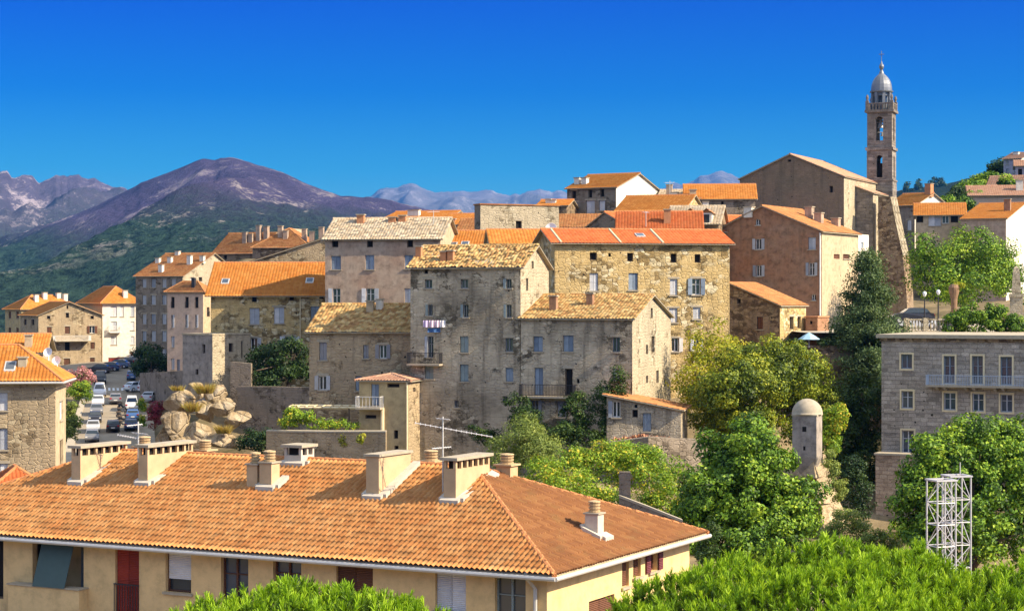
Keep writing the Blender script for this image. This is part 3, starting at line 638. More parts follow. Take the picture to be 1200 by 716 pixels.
# ---- dark tall house and peach house
D_ = House('tall_dark_house', 'tall dark stone house with rows of shuttered windows beside the peach house', 'house', 214, 310, 20, 323, 452, xl=159, D=20, roof='gx', ridge=297, wall='stone_dark', side='stone_pale', roofm='tile_rust', ov=.4, tw=.3, seg=3)
D_.grid('f', [(167, 171.5), (177.5, 182.5), (190, 195), (201, 206)], [(327, 337), (346, 357), (368, 380), (388, 400), (409, 420)], 's', 'l')
D_.win('r', 233, 325, 237, 330, 'd'); D_.win('r', 223, 326, 230, 334, 's', 'w'); D_.finish()
for px, py, t in ((184, 309, 302), (198, 309, 301), (221, 311, 299), (236, 307, 299.5), (187.5, 320, 310), (207, 300, 294)): D_.chimney('f', px, py, .7, .7, t, 'slab', 'plaster_white')
E_ = House('peach_house', 'narrow peach house with three columns of tall windows beside the dark house', 'house', 238, 285, 17, 340, 440, xl=196, xr=250, roof='hip', ridge=330, wall='plaster_peach', side='plaster_cream', roofm='tile_rust', ov=.45, tw=.3, seg=3)
for x in ((200.5, 204.5), (217, 221), (228.5, 232.5)):
    E_.win('f', x[0], 348, x[1], 361, 'd', rail=.5); E_.win('f', x[0], 369, x[1], 384, 'or', 'w'); E_.win('f', x[0], 394, x[1], 407, 's', 'l')
E_.win('f', 200.5, 420, 204.5, 433, 's', 'l'); E_.win('f', 207, 421, 211, 438, 's', 'g'); E_.win('r', 242.5, 360, 245.5, 371, 'd', rail=.5); E_.finish()
E_.chimney('f', 226, 338, .5, .5, 325, 'slab', 'dark_iron')
# ---- town roofs up the slope behind
X1 = House('clustered_roof_house', 'house with a dark slate-like slope and a row of chimneys above the orange roof', 'house', 303, 345, 22, 296, 345, xl=250, D=12, roof='gx', ridge=273, wall='stone_brown', roofm='tile_rust', ov=.4, tw=.3, seg=3); X1.win('f', 262, 299, 266, 304, 'd'); X1.finish()
for px, py, t in ((286, 286, 272), (293, 285, 274), (302, 283, 264), (311, 281, 265)): X1.chimney('f', px, py, .8, .8, t, 'slab', 'plaster_tan')
X2 = House('hip_roof_house', 'house with a broad rust hip roof rising behind the long orange roof', 'house', 362, 335, 10, 289, 335, xl=296, D=12, roof='hip', ridge=268, wall='stone_brown', roofm='tile_rust', ov=.4, tw=.3, seg=3); X2.finish()
for px, py, t in ((328, 279, 264.5), (334, 281, 270), (356, 277, 268), (365, 280, 271), (376, 280, 266)): X2.chimney('f', px, py, .8, .8, t, 'slab', 'plaster_tan')
X3 = House('white_capped_house', 'small pale rooftop block on the ridge above the rust hip roof', 'house', 344, 350, 14, 268, 300, xl=330, D=6, roof='flat', wall='plaster_cream'); X3.finish()
X4 = House('gable_wall_house', 'rubble stone house whose sloping roof edge rises towards the tan house', 'house', 384, 224, -4, 281, 360, xl=298, D=9, roof='shed_l', ridge=281, wall='stone_warm', roofm='tile_rust', ov=.25) if False else None
X4 = House('gable_wall_house', 'rubble stone gable wall with a long sloping edge beside the tan house', 'house', 470, 222, 2, 308, 380, xl=290, D=9, roof='gy', ridge=278, rf=.52, wall='stone_warm', roofm='tile_rust', ov=.25, tw=.3, seg=3); X4.finish()
# ---- long orange corrugated roof house
F_ = House('orange_roof_house', 'stone house with a smooth bright orange roof, two small skylights and white shutters', 'house', 381, 197, 0, 344, 440, xl=247, D=9.5, roof='gx', ridge=308.5, rf=.6, wall='stone_gold', roofm='tile_orange', ov=.55, tw=.3, seg=4, amp=.05)
for b in ((295, 348, 301, 354, 'd', 'w'), (339, 347.5, 344.5, 352.5, 'd', 'w'), (374, 345.5, 379, 350, 'd', 'w'), (292.5, 361, 304, 380, 's', 'w'), (321, 360, 333, 379, 's', 'w'), (364, 359, 374.5, 377, 's', 'b'), (294, 396, 306, 410, 'or', 'w'), (328, 394, 351, 408, 'o', 'w'), (262, 395, 268, 408, 'd', 'w')): F_.win('f', *b)
F_.finish(); F_.skylight('f', 264, 331); F_.skylight('f', 363, 330); F_.pipe('f', 352, 346, 405)
m = MB(); u0, z1 = F_.uz('f', 247, 345); u1, z0 = F_.uz('f', 381, 359.5); m.box((u0, .004, z0), (u1, .03, F_.ze-.02), F_.fmap('f')) if False else None
# ---- tan house and the stone house with the small tower annex below it
G = House('tan_house', 'tan rendered house with pale tiled roof, blue shutters and three small attic openings', 'house', 516, 188, 9, 279, 400, xl=381, D=9, roof='gx', ridge=256, wall='plaster_tan', side='plaster_cream', roofm='tile_pale', ov=.35, tw=.28, seg=4, jit=.12)
for b in ((389, 282, 396.5, 290, 'd', 'w'), (430, 282, 437, 290, 'd', 'w'), (477, 281, 484, 290, 'd', 'w'), (388, 300, 399.5, 316, 's', 'b'), (428, 299, 438.5, 316, 's', 'b'), (474, 299, 484, 315, 's', 'b'), (385, 338, 399, 361, 'ol', 'w'), (424, 338, 444, 356, 'o', 'w'), (474, 338, 482, 356, 's', 'w')): G.win('f', *b)
G.finish()
for px, py, t in ((422, 263, 251), (459, 262, 254), (471, 261, 252)): G.chimney('f', px, py, .7, .7, t, 'slab', 'terracotta')
Hh = House('midslope_stone_house', 'two-storey brown stone house with pale roof left of the tall tenement', 'house', 483, 155, 11, 388, 545, xl=362.5, D=8.5, roof='gx', ridge=357, rf=.55, wall='stone_warm', roofm='tile_old', ov=.35, tw=.28, seg=4, jit=.2)
for b in ((374, 401, 383, 422, 's', 'g'), (425.5, 404, 432, 420, 's', 'g'), (440, 404, 457.5, 420, 'o', 'g'), (369, 440.5, 387, 457, 'o', 'l'), (416.5, 440.5, 424, 458, 's', 'b')): Hh.win('f', *b)
Hh.finish(); Hh.chimney('f', 433, 367, .55, .55, 352, 'slab', 'plaster_cream'); Hh.chimney('f', 444, 364, .5, .5, 350, 'slab', 'plaster_white')
H2 = House('tower_annex', 'narrow ochre annex with an arched blue door and glass balcony against the brown stone house', 'annex', 479, 149.5, 14, 446, 575, xl=421, xr=496, roof='hip', ridge=439, wall='plaster_ochre', side='stone_warm', roofm='tile_pink', ov=.3, tw=.26, seg=4)
for b in ((435, 450, 444, 475, 's', 'b'), (454, 449.5, 468, 454, 'd', 'n'), (428, 486, 441, 490.5, 'd', 'n'), (461.5, 504, 466.5, 514, 'd', 'n'), (462, 522, 467, 530, 'd', 'n')): H2.win('f', *b)
H2.win('r', 484, 454, 487, 459, 'd', 'n'); H2.finish(); H2.balcony('f', 421, 464, 450, 477, 1.0, 'trim_white', 'cement', bars=.25); H2.pipe('f', 477.5, 447, 535, .09, 'trim_cream'); H2.pipe('f', 448.5, 478, 545, .16, 'trim_cream')
# ---- the tall tenement in the middle and the lower house attached to it
I_ = House('tall_tenement', 'tall grey stone tenement with weathered lichen roof in the middle of the village', 'house', 610, 150, 17, 312, 560, xl=481, xr=643, roof='gx', ridge=288, wall='stone_grey', side='stone_pale', roofm='tile_old', frame='g', ov=.35, tw=.27, seg=4, jit=.45, amp=.07, soffit='stone_slab')
for b in ((497, 316, 501.5, 321, 'd', 'w'), (498, 327.5, 506.5, 338, 'g', 'l'), (540, 327, 548.5, 338, 'g', 't'), (499, 357, 507, 370, 'ol', 't'), (540, 357, 549, 372, 'ol', 't'), (498, 394, 508, 419, 'ol', 'l'), (539, 394, 549, 413, 's', 't'), (498, 429, 508, 444, 's', 't'), (539, 427, 549, 447, 's', 't'), (532.5, 469, 537.5, 477.5, 'g', 'w'),
          (590, 327, 599.5, 338, 'ol', 't'), (590.5, 357, 599.5, 372, 'ol', 't'), (592, 396, 601, 412, 'g', 'b'), (592.5, 431, 601.5, 447, 's', 'b'), (589, 464, 595, 471.5, 'g', 'w')): I_.win('f', *b)
I_.win('r', 623, 306, 625.5, 315, 'k', 'w'); I_.win('r', 616.5, 326, 619, 341, 'k', 'w'); I_.finish(); I_.balcony('f', 481, 413, 519, 426, .9)
for px, py, t in ((519, 307, 294), (527.5, 307, 293), (490, 303, 288)): I_.chimney('f', px, py, .45, .45, t, 'slab', 'terracotta')
J = House('attached_house', 'four-storey stone house attached to the tall tenement, with a bright slit-windowed gable', 'house', 741, 147.3, 17, 373, 560, xl=610.5, xr=786, roof='gx', ridge=346, rf=.47, wall='stone_grey', side='stone_pale', roofm='tile_old', frame='g', ov=.3, tw=.27, seg=4, jit=.15)
for b in ((625, 394, 636, 412, 's', 'b'), (660, 393, 672, 412, 's', 'b'), (717.5, 395, 726.5, 412.5, 'g', 'b'), (626.5, 431, 636.5, 463, 's', 'b'), (662, 432, 671, 463, 'd', 'b'), (676, 444, 679, 449, 'd', 'w'), (619, 469, 635, 490, 'o', 'g'), (653, 470, 664, 489, 's', 'g'), (712, 470, 727, 489, 'ol', 'l'), (718, 432, 727, 446, 's', 'l')): J.win('f', *b)
for b in ((762.5, 361, 765, 373), (763.5, 394, 767, 413), (757, 404, 759.5, 415), (769, 434, 772, 449), (757, 440, 759.5, 449)): J.win('r', *b, 'k')
J.finish(); J.balcony('f', 612, 450, 675, 464, .9); J.chimney('f', 647.5, 365, .55, .6, 346, 'slab', 'plaster_rust'); J.chimney('f', 690.5, 359, .5, .6, 343, 'slab', 'plaster_rust')
J2 = House('lean_to', 'small stone outbuilding with an orange sloping roof and grey-blue door', 'outbuilding', 798, 142.5, 10, 480, 560, xl=711, D=5.5, roof='shed_r', ridge=463, wall='stone_grey', roofm='tile_rust', ov=.3, tw=.26, seg=4)
for b in ((713, 470, 727, 489, 'ol', 'l'), (741, 480, 747.5, 489, 'd', 'l'), (753, 484, 763, 505.5, 's', 'b'), (743.5, 474, 747, 478, 'd', 'l')): J2.win('f', *b)
J2.finish()
# ---- long rubble house with the red roof
K = House('long_rubble_house', 'long golden rubble house under a thin red roof, behind the attached house', 'house', 855, 172, -11, 285, 540, xl=650, D=8, roof='gx', ridge=270.5, wall='stone_gold', roofm='tile_red', ov=.42, tw=.3, seg=4, amp=.045)
for b in ((691, 296, 699.5, 305, 'd', 'w'), (735, 296.5, 742, 306.5, 'd', 'w'), (786, 297.5, 793, 308, 'd', 'w'), (814, 298, 821, 308, 'd', 'w'), (713, 297, 716, 301, 'd', 'w'), (691, 320, 701, 341, 's', 'w'), (736.5, 320, 747.5, 340, 's', 'b'), (785, 327, 794, 346, 's', 'w'), (806, 326.5, 826, 345.5, 'o', 'b'), (784, 361, 794, 378, 's', 'w'), (812, 360, 821, 374, 's', 'w'), (787, 396, 800, 412, 'or', 'w'), (809, 396, 824, 411, 'o', 'w')): K.win('f', *b)
K.finish(); K.skylight('f', 750, 277)
for px in (653, 722, 771):
    c = K.on_roof('f', px, 279); q = MB(); y1 = K.D*K.pl['b']/(K.pl['f']+K.pl['b'])
    p0, p1 = Vector((c.x, -.35, K.height(c.x, 0)-.35*K.pl['f']+.06)), Vector((c.x, y1, K.height(c.x, y1)+.06)); q.tube([p0, p1], .11, 6); q.build('mortar_strip', M['trim_cream'], K.roof)
K0 = House('red_roof_wing', 'recessed wing of the red-roofed house showing above the tenement roof', 'house', 651.5, 177, -5, 285.5, 520, xl=576, D=7, roof='gx', ridge=270, wall='stone_warm', roofm='tile_orange', ov=.25, tw=.3, seg=4); K0.win('f', 641, 299, 645, 303, 'd'); K0.finish(); K0.dish(646, 275, 'f', r_=.55)
X5 = House('small_tile_house', 'house with an orange roof and skylights between the tan house and the tenement', 'house', 579, 192, 6, 292, 380, xl=517, D=8, roof='gx', ridge=271, wall='stone_brown', roofm='tile_orange', ov=.3, tw=.28, seg=4); X5.finish(); X5.skylight('f', 531, 288); X5.skylight('f', 545, 287)
# ---- the ruined square tower on the rocks
Vt = House('ruined_tower', 'square roofless stone tower standing on the pale boulders', 'tower', 249, 192, 38, 393, 480, xl=214, xr=293.5, roof='flat', wall='plaster_grey', side='stone_pale')
for b in ((237, 403.5, 240.5, 414), (229, 432.5, 232.5, 439)): Vt.win('f', *b, 'k')
for b in ((268, 402, 273.5, 412.5), (282.5, 400, 284.5, 420)): Vt.win('r', *b, 'k')
Vt.finish(); m = MB(); m.box((-Vt.W-.06, -.06, Vt.ze), (.06, Vt.D+.06, Vt.ze+.16)); m.build('parapet', M['stone_pale'], Vt.root)
# ---- skyline houses in the centre
L_ = House('parapet_house', 'pale flat-topped stone block with one dark window above the red roof', 'house', 563, 206, 68, 240, 300, xl=556, xr=655, roof='flat', wall='stone_dark', side='stone_pale'); L_.win('r', 604.5, 259, 611.5, 268.5, 'd'); L_.finish()
m = MB(); m.box((-L_.W-.1, -.1, L_.ze), (.1, L_.D+.1, L_.ze+.13)); m.build('coping', M['tile_rust'], L_.root)
Mm = House('hilltop_house', 'detached stone house with orange roof and white gable on the skyline', 'house', 722, 236, 32, 219, 290, xl=664.5, xr=773, roof='gx', ridge=203.5, wall='stone_dark', side='plaster_white', roofm='tile_orange', ov=.3, tw=.3, seg=3)
for b in ((670, 223.5, 675, 233, 'd', 'w'), (689.5, 222.5, 694, 232, 'd', 'w'), (703.5, 221.5, 708, 231, 'd', 'w'), (670, 237, 677, 249, 's', 'l'), (687, 235, 697, 250, 's', 'w'), (702, 235, 709, 247, 's', 'w')): Mm.win('f', *b)
Mm.finish(); Mm.chimney('f', 675.5, 217, .7, .7, 208, 'slab', 'plaster_white'); Mm.chimney('f', 684, 217, .7, .7, 208, 'slab', 'plaster_white')
def rh(name, label, xc, Y, a, eave, base, xl, D, ridge, roof='gx', wall='stone_brown', roofm='tile_rust', side=None, chim=(), wins=(), xr=None, rf=.5, ov=.3, flat=False):
    h = House(name, label, 'house', xc, Y, a, eave, base, xl=xl, xr=xr, D=None if xr else D, roof=roof, ridge=ridge, wall=wall, side=side, roofm=roofm, rf=rf, ov=ov, tw=.3, seg=3)
    for w in wins: h.win(*w)
    h.finish()
    for c in chim: h.chimney(*c)
    return h
rh('far_roof_house', 'wide orange roof on the skyline behind the tan house', 519, 246, 18, 258, 300, 446, 12, 247.5, wall='stone_brown', roofm='tile_orange', side='plaster_white', chim=[('f', 481, 254, .8, .8, 246, 'slab', 'plaster_white'), ('f', 487, 254, .8, .8, 245.5, 'slab', 'plaster_white')])
rh('small_roof_house', 'small orange roof with a chimney beside the flat-topped stone block', 553, 226, 12, 263, 300, 518, 9, 251, roofm='tile_orange', chim=[('f', 530, 261, .6, .6, 256, 'slab', 'terracotta')])
rh('brown_roof_house', 'house with a mottled brown roof half hidden by the flat-topped stone block', 562, 214, 8, 272, 310, 536, 8, 257, roofm='tile_rust')
rh('tiled_cottage', 'cottage with a weathered rust roof right of the flat-topped stone block', 700, 218, 5, 266, 300, 640, 9, 252, roofm='tile_rust')
rh('little_orange_roof', 'little orange roof wedged below the detached skyline house', 664, 232, 12, 241, 280, 630, 7, 234.5, roofm='tile_orange', chim=[('f', 642, 239, .6, .6, 233, 'slab', 'plaster_white'), ('f', 648, 239, .6, .6, 234, 'slab', 'plaster_white')])
rh('dark_gable_house', 'dark stone gable with a big red roof in front of the skyline house', 743, 204, 58, 269, 310, 680, 26, 249, roof='gy', rf=.48, wall='stone_dark', roofm='tile_red', ov=.2)
rh('red_slope_house', 'house with a broad plain red roof slope above the long rubble house', 822, 200, 4, 270, 310, 724, 8, 248.5, wall='stone_dark', roofm='tile_red', chim=[('f', 782, 263, .7, .7, 245, 'slab', 'terracotta')])
rh('stone_gable_house', 'stone house with an orange roof tucked against the white gable', 800, 222, 20, 246, 290, 722, 10, 229, wall='stone_gold', roofm='tile_orange')
hh = rh('dormer_house', 'house with a tan roof and two small dormers', 842, 206, 12, 262, 300, 782, 9, 242, wall='stone_brown', roofm='tile_pale')
for px in (809, 828):
    c = hh.on_roof('f', px, 262); x, y = c.x, c.y; z = hh.height(x, y); m = MB()
    m.box((x-.55, y, z-.3), (x+.55, y+1.8, z+1.1)); dm = m.build('dormer', M['plaster_white'], hh.root)
    m = MB(); m.poly([(x-.75, y-.15, z+1.05), (x, y-.15, z+1.6), (x, y+3, z+1.6), (x-.75, y+3, z+1.05)]); m.poly([(x, y-.15, z+1.6), (x+.75, y-.15, z+1.05), (x+.75, y+3, z+1.05), (x, y+3, z+1.6)]); m.poly([(x-.55, y, z+1.1), (x+.55, y, z+1.1), (x, y, z+1.5)]); m.build('dormer_roof', M['tile_rust'], dm)
    m = MB(); m.box((x-.3, y-.03, z+.1), (x+.3, y-.005, z+.95)); m.build('pane', M['glass'], dm)
rh('wide_orange_house', 'grey stone house with a wide orange roof left of the church', 885, 236, 5, 233, 290, 803, 10, 216.5, wall='stone_dark', roofm='tile_orange', wins=[('f', 816, 236, 819, 240, 'd', 'w'), ('f', 845, 236, 848, 240, 'd', 'w'), ('f', 844, 250, 851, 257, 'd', 'w')], chim=[('f', 787+25, 231, .8, .8, 222, 'slab', 'plaster_cream'), ('f', 818, 233, .7, .7, 232, 'slab', 'plaster_white'), ('f', 827, 240, .7, .7, 236, 'slab', 'plaster_white')])
rh('narrow_roof_house', 'narrow house with pale tiles and a dark flue on the skyline', 802, 240, 12, 236, 285, 770, 9, 223, wall='stone_warm', roofm='tile_pale', chim=[('f', 784, 233, .7, .7, 216, 'slab', 'plaster_tan'), ('f', 790, 234, .8, .8, 225, 'slab', 'plaster_white')])
# ---- church nave, choir, bell tower
O_ = House('church', 'huge brown gabled church nave rising beside the bell tower', 'church', 989, 250, 25, 206.5, 320, xl=867, D=16, roof='gy', ridge=181, rf=.49, wall='stone_church', side='stone_pale', roofm='tile_pink', ov=.25, tw=.3, seg=3)
O_.win('f', 923, 187, 927, 190, 'd'); O_.win('f', 972, 218, 976, 226, 'd'); O_.finish()
Pp = House('church_choir', 'lower grey choir block joining the church nave to the bell tower', 'church', 1023, 254, 25, 226, 350, xl=985, D=7, xr=None, roof='shed_r', ridge=212, wall='stone_tower', side='stone_pale', roofm='tile_pink', ov=.25, tw=.3, seg=3)
Pp.win('f', 1000, 252, 1003, 264, 'd'); Pp.win('r', 1028.5, 250, 1030.5, 268, 'k'); Pp.finish()
Yt = 266.0; pc = P(1033, 300, Yt); s_ = Yt/F
tw = tag(empty('bell_tower', (pc.x, pc.y, P(0, 345, Yt).z), -R(20)), 'slender square bell tower with metal dome and open belfry', 'tower')
zb = P(0, 345, Yt).z; Z = lambda py: (H-py)*s_-zb; hw = 15.0*s_
def tower_stage(mb, z0, z1, h, op=None):
    """square stage, arched openings cut right through all four sides"""
    if not op: mb.box((-h, -h, z0), (h, h, z1)); return
    a, b, ow = op; t = .55
    for sx in (-1, 1):
        for sy in (-1, 1): mb.box((sx*h, sy*h, z0), (sx*ow, sy*ow, z1)) if False else None
    for rot in range(4):
        ca, sa = math.cos(rot*math.pi/2), math.sin(rot*math.pi/2); xf = lambda x, y, z: (x*ca-y*sa, x*sa+y*ca, z)
        mb.box((-h, -h, z0), (-ow, -h+t, z1), xf); mb.box((ow, -h, z0), (h-t-.002, -h+t, z1), xf); mb.box((-ow, -h, z0), (ow, -h+t, a), xf)
        n = 10
        for k in range(n):                                   # arch head
            x0, x1 = -ow+2*ow*k/n, -ow+2*ow*(k+1)/n; xm = (x0+x1)/2; zz = b-ow+math.sqrt(max(0, ow*ow-xm*xm)); mb.box((x0, -h, zz), (x1, -h+t, z1), xf)
mb = MB(); tower_stage(mb, Z(400), Z(213), hw*1.02); mb.build('shaft', M['stone_tower'], tw)
mb = MB(); tower_stage(mb, Z(212), Z(177), hw*.98, (Z(209), Z(183), 3.4*s_)); mb.build('window_stage', M['stone_tower'], tw)
mb = MB(); tower_stage(mb, Z(174), Z(133), hw*.96, (Z(166), Z(138), 4.1*s_)); mb.build('belfry', M['stone_tower'], tw)
mb = MB(); mb.box((-hw*.55, -hw*.55, Z(211)), (hw*.55, hw*.55, Z(192))); mb.build('dark_interior', M['dark'], tw)
for y0, y1, o in ((213, 211.2, 1.1), (177, 173.8, 1.3), (133, 130, 1.9)):
    mb = MB(); mb.box((-hw-o*s_, -hw-o*s_, Z(y0)+.002), (hw+o*s_, hw+o*s_, Z(y1)-.002)); mb.build('cornice', M['stone_tower'], tw)
mb = MB(); mb.box((-hw*.8, -hw*.8, Z(176)), (hw*.8, hw*.8, Z(175))); mb.build('floor_slab', M['stone_tower'], tw)
mb = MB(); e = hw+.9*s_
for rot in range(4):
    ca, sa = math.cos(rot*math.pi/2), math.sin(rot*math.pi/2); xf = lambda x, y, z: (x*ca-y*sa, x*sa+y*ca, z)
    for k in range(9): x = -e+.15+(2*e-.3)*k/8; mb.box((x-.09, -e, Z(130)), (x+.09, -e+.16, Z(123.5)), xf)
    mb.box((-e, -e-.03, Z(123.5)+.002), (e-.2, -e+.18, Z(122)), xf); mb.box((-e-.02, -e-.02, Z(130)), (-e+.4, -e+.4, Z(119.5)), xf)
    mb.lathe([(.0, .9), (.14, .7), (.2, .4), (.12, .1), (.2, 0)][::-1], xf(-e+.2, -e+.2, Z(119.5)), 8)
mb.build('balustrade', M['stone_tower'], tw)
mb = MB(); rl = 12.2*s_; n = 8
for k in range(n):                                            # open lantern of eight piers
    a = 2*math.pi*(k+.5)/n; c, s2 = math.cos(a), math.sin(a)
    xf = lambda x, y, z: (x*c-y*s2, x*s2+y*c, z); mb.box((rl*.8, -.2, Z(130)), (rl, .2, Z(108.8)), xf)
    w = rl*math.sin(math.pi/n)*1.0
mb.build('lantern', M['lead'], tw)
mb = MB(); mb.lathe([(rl*.86, Z(130)), (rl*.86, Z(121))], n=8, a0=math.pi/8); mb.lathe([(rl*.86, Z(113)), (rl*.86, Z(108.5))], n=8, a0=math.pi/8); mb.build('lantern_wall', M['lead'], tw)
mb = MB(); mb.lathe([(rl*.55, Z(130)), (rl*.55, Z(108))], n=8); mb.build('lantern_glazing', M['glass_blue'], tw)
mb = MB(); mb.lathe([(rl*1.1, Z(108.7)), (rl*1.12, Z(107.3))], n=24); mb.build('cornice', M['lead'], tw)
prof = [(rl*1.02, 107.3), (rl*1.0, 103.5), (rl*.95, 99.5), (rl*.84, 95.5), (rl*.66, 92), (rl*.46, 89.3), (rl*.30, 87.6), (rl*.22, 86.4)]
mb = MB(); mb.lathe([(r_, Z(y)) for r_, y in prof], n=16); mb.build('dome', M['lead'], tw)
mb = MB(); mb.lathe([(r_*s_, Z(y)) for r_, y in ((2.9, 86.6), (2.3, 84.5), (1.6, 83), (1.8, 81.5), (2.6, 80), (2.9, 78.4), (2.4, 76.4), (1.2, 75), (.9, 74), (.4, 72)) ], n=14)
mb.tube([(0, 0, Z(73)), (0, 0, Z(60))], .05, 6); mb.tube([(-.35, 0, Z(64)), (.35, 0, Z(64))], .05, 6); mb.build('finial', M['lead'], tw)
for q, (x, z, r_) in enumerate(((-.1, 150, .42), (.15, 160, .3), (0, 143, .22))):
    mb = MB(); mb.lathe([(r_, 0), (r_*.82, .12), (r_*.6, r_*1.1), (r_*.5, r_*1.5), (.05, r_*1.7)], (x, 0, Z(z)), 14); mb.tube([(-1.2, 0, Z(z)+r_*1.75), (1.2, 0, Z(z)+r_*1.75)], .06, 5); mb.build('bell', M['zinc'], tw)
# stepped buttress below the tower
bt = tag(empty('church_buttress', (P(1043, 300, 252).x, 252, P(0, 345, 252).z), -R(30)), 'brown stepped buttress with pale sloping ribs under the bell tower', 'buttress')
zb2 = P(0, 345, 252).z; Zb = lambda py: (H-py)/F*252-zb2
mb = MB(); q = [(-.6, 230), (-.6, 400), (3.4, 400), (3.2, 345), (2.7, 300), (2.1, 278), (1.0, 231)]
for y in (0, 2.6): mb.poly([(x-1.0, y, Zb(p)) for x, p in q])
for k in range(len(q)): k2 = (k+1) % len(q); mb.poly([(q[k][0]-1, 0, Zb(q[k][1])), (q[k2][0]-1, 0, Zb(q[k2][1])), (q[k2][0]-1, 2.6, Zb(q[k2][1])), (q[k][0]-1, 2.6, Zb(q[k][1]))])
mb.build('body', M['stone_brown'], bt)
for off in (.25, 1.35):
    mb = MB(); pts = [(1.05, 231), (2.15, 278), (2.75, 300)]
    for k in range(2): mb.tube([(pts[k][0]-1+.05, off, Zb(pts[k][1])), (pts[k+1][0]-1+.05, off, Zb(pts[k+1][1]))], .32, 4)
    mb.build('rib', M['stone_pale'], bt)
# ---- houses right of centre
Q = House('rust_gable_house', 'large rust-brown rendered house with wide gable and bright cream side wall', 'house', 963, 205, 30, 270.5, 430, xl=834, xr=1006, roof='gy', ridge=241.5, rf=.47, wall='plaster_rust', side='plaster_cream', roofm='tile_rust', ov=.35, tw=.28, seg=4)
for b in ((885.5, 257, 891, 264, 'g', 'w'), (882, 280, 896, 292.5, 'o', 'w'), (947, 278, 956, 292.5, 's', 'w'), (882.5, 311, 896, 324, 'o', 'l'), (944.5, 308, 958, 323, 'o', 'l'), (951, 345, 956, 352, 'g', 'w')): Q.win('f', *b)
for b in ((977, 298, 984, 303.5, 's', 'n'), (988, 298, 995.5, 303.5, 's', 'n')): Q.win('r', *b)
Q.finish(); Q.pipe('f', 961.5, 273, 400, .09, 'trim_white')
for px, py, t in ((947, 256, 242), (958, 261, 249), (978, 265, 255)): Q.chimney('r', px, py, .8, .8, t, 'slab', 'plaster_tan')
Q.chimney('l', 876, 250, .9, .9, 242, 'slab', 'plaster_white')
Q2 = House('white_annex', 'thin white house slice between the cream wall and the choir', 'annex', 1000, 222, 28, 274, 400, xl=985, xr=1018, roof='flat', wall='plaster_tan', side='plaster_white'); Q2.win('r', 1009, 284, 1012, 291, 's', 'b'); Q2.finish()
Rr = House('stone_shed', 'brown stone house with a single roof slope beside the terrace umbrella', 'house', 914, 180, 30, 357.5, 440, xl=855.5, xr=944.5, roof='shed_r', ridge=332, wall='stone_brown', side='stone_gold', roofm='tile_rust', ov=.25, tw=.26, seg=4)
for b in ((863.5, 350, 868, 356, 'd', 'n'), (887, 371, 894, 386, 's', 'n')): Rr.win('f', *b)
for b in ((925.5, 371, 930, 386, 'd', 'n'), (934.5, 371, 938.5, 385, 'd', 'n')): Rr.win('r', *b, sill=True)
Rr.finish()
R2 = House('terrace_hut', 'small pink hut behind the blue umbrella', 'hut', 958, 184, 30, 372, 420, xl=944, D=3, roof='flat', wall='plaster_rust'); R2.win('f', 949, 376, 952, 380, 'd'); R2.finish(); m = MB(); m.box((-R2.W-.1, -.1, R2.ze), (.1, R2.D, R2.ze+.12)); m.build('coping', M['terracotta'], R2.root)
# ---- houses right of the bell tower
T1 = House('corner_house', 'house with bright orange roof directly right of the bell tower', 'house', 1072, 300, 40, 240, 320, xl=1040, xr=1112, roof='gx', ridge=226.5, wall='stone_dark', side='plaster_white', roofm='tile_orange', ov=.4, tw=.34, seg=3)
T1.win('f', 1063, 258, 1068, 270, 's', 'w'); T1.finish(); T1.chimney('f', 1087, 229, 1.0, 1.0, 215, 'slab', 'terracotta')
T2 = House('terrace_house', 'cream house with a band of dark windows and orange roof', 'house', 1130, 285, 12, 251.5, 320, xl=1073, D=11, roof='gx', ridge=238.5, wall='plaster_cream', roofm='tile_orange', ov=.4, tw=.34, seg=3)
for b in ((1074, 252.5, 1082, 261, 'd', 'w'), (1088, 253, 1103, 265, 's', 'w'), (1104, 253, 1112, 262, 'g', 'n'), (1114, 253, 1123, 261, 'd', 'w')): T2.win('f', *b)
T2.finish()
T3 = House('white_gable_house', 'house with orange roof, dark chimney and plain white gable end', 'house', 1179, 278, 24, 256, 340, xl=1126, xr=1220, roof='gx', ridge=238, wall='plaster_tan', side='plaster_white', roofm='tile_orange', ov=.3, tw=.34, seg=3); T3.finish(); T3.chimney('f', 1180, 248, .9, .9, 233, 'slab', 'plaster_rust')
T4 = House('pink_roof_house', 'long house with pale pink roof behind the white gable house', 'house', 1240, 325, 10, 228, 280, xl=1137, D=11, roof='gx', ridge=217.5, wall='plaster_peach', roofm='tile_pink', ov=.5, tw=.36, seg=3); T4.finish(); T4.chimney('f', 1195, 224, 1.1, 1.1, 211, 'slab', 'plaster_white')
T5 = House('violet_house', 'tall blue-shaded house with salmon roof, highest on the green hill', 'house', 1196, 372, 35, 185.5, 230, xl=1176, D=10, roof='gx', ridge=179, wall='plaster_violet', side='plaster_white', roofm='tile_pink', ov=.4, tw=.4, seg=3)
T5.grid('f', [(1179, 1182), (1188, 1191)], [(189, 193), (198, 203)], 's', 'l'); T5.finish(); T5.chimney('f', 1190, 182, 1, 1, 178, 'slab', 'plaster_white')
T6 = House('hillside_house', 'low house with a sloping salmon roof just below the blue-shaded house', 'house', 1206, 350, 22, 216, 250, xl=1158, D=9, roof='gx', ridge=206, wall='plaster_tan', roofm='tile_pink', ov=.4, tw=.4, seg=3); T6.finish()
T7 = House('white_hill_house', 'white house with a pink roof cut off by the photo edge on the green hill', 'house', 1225, 360, 14, 194, 240, xl=1190, D=9, roof='gx', ridge=188, wall='plaster_violet', roofm='tile_pink', ov=.4, tw=.4, seg=3); T7.win('f', 1193, 198, 1198, 206, 'd'); T7.finish()
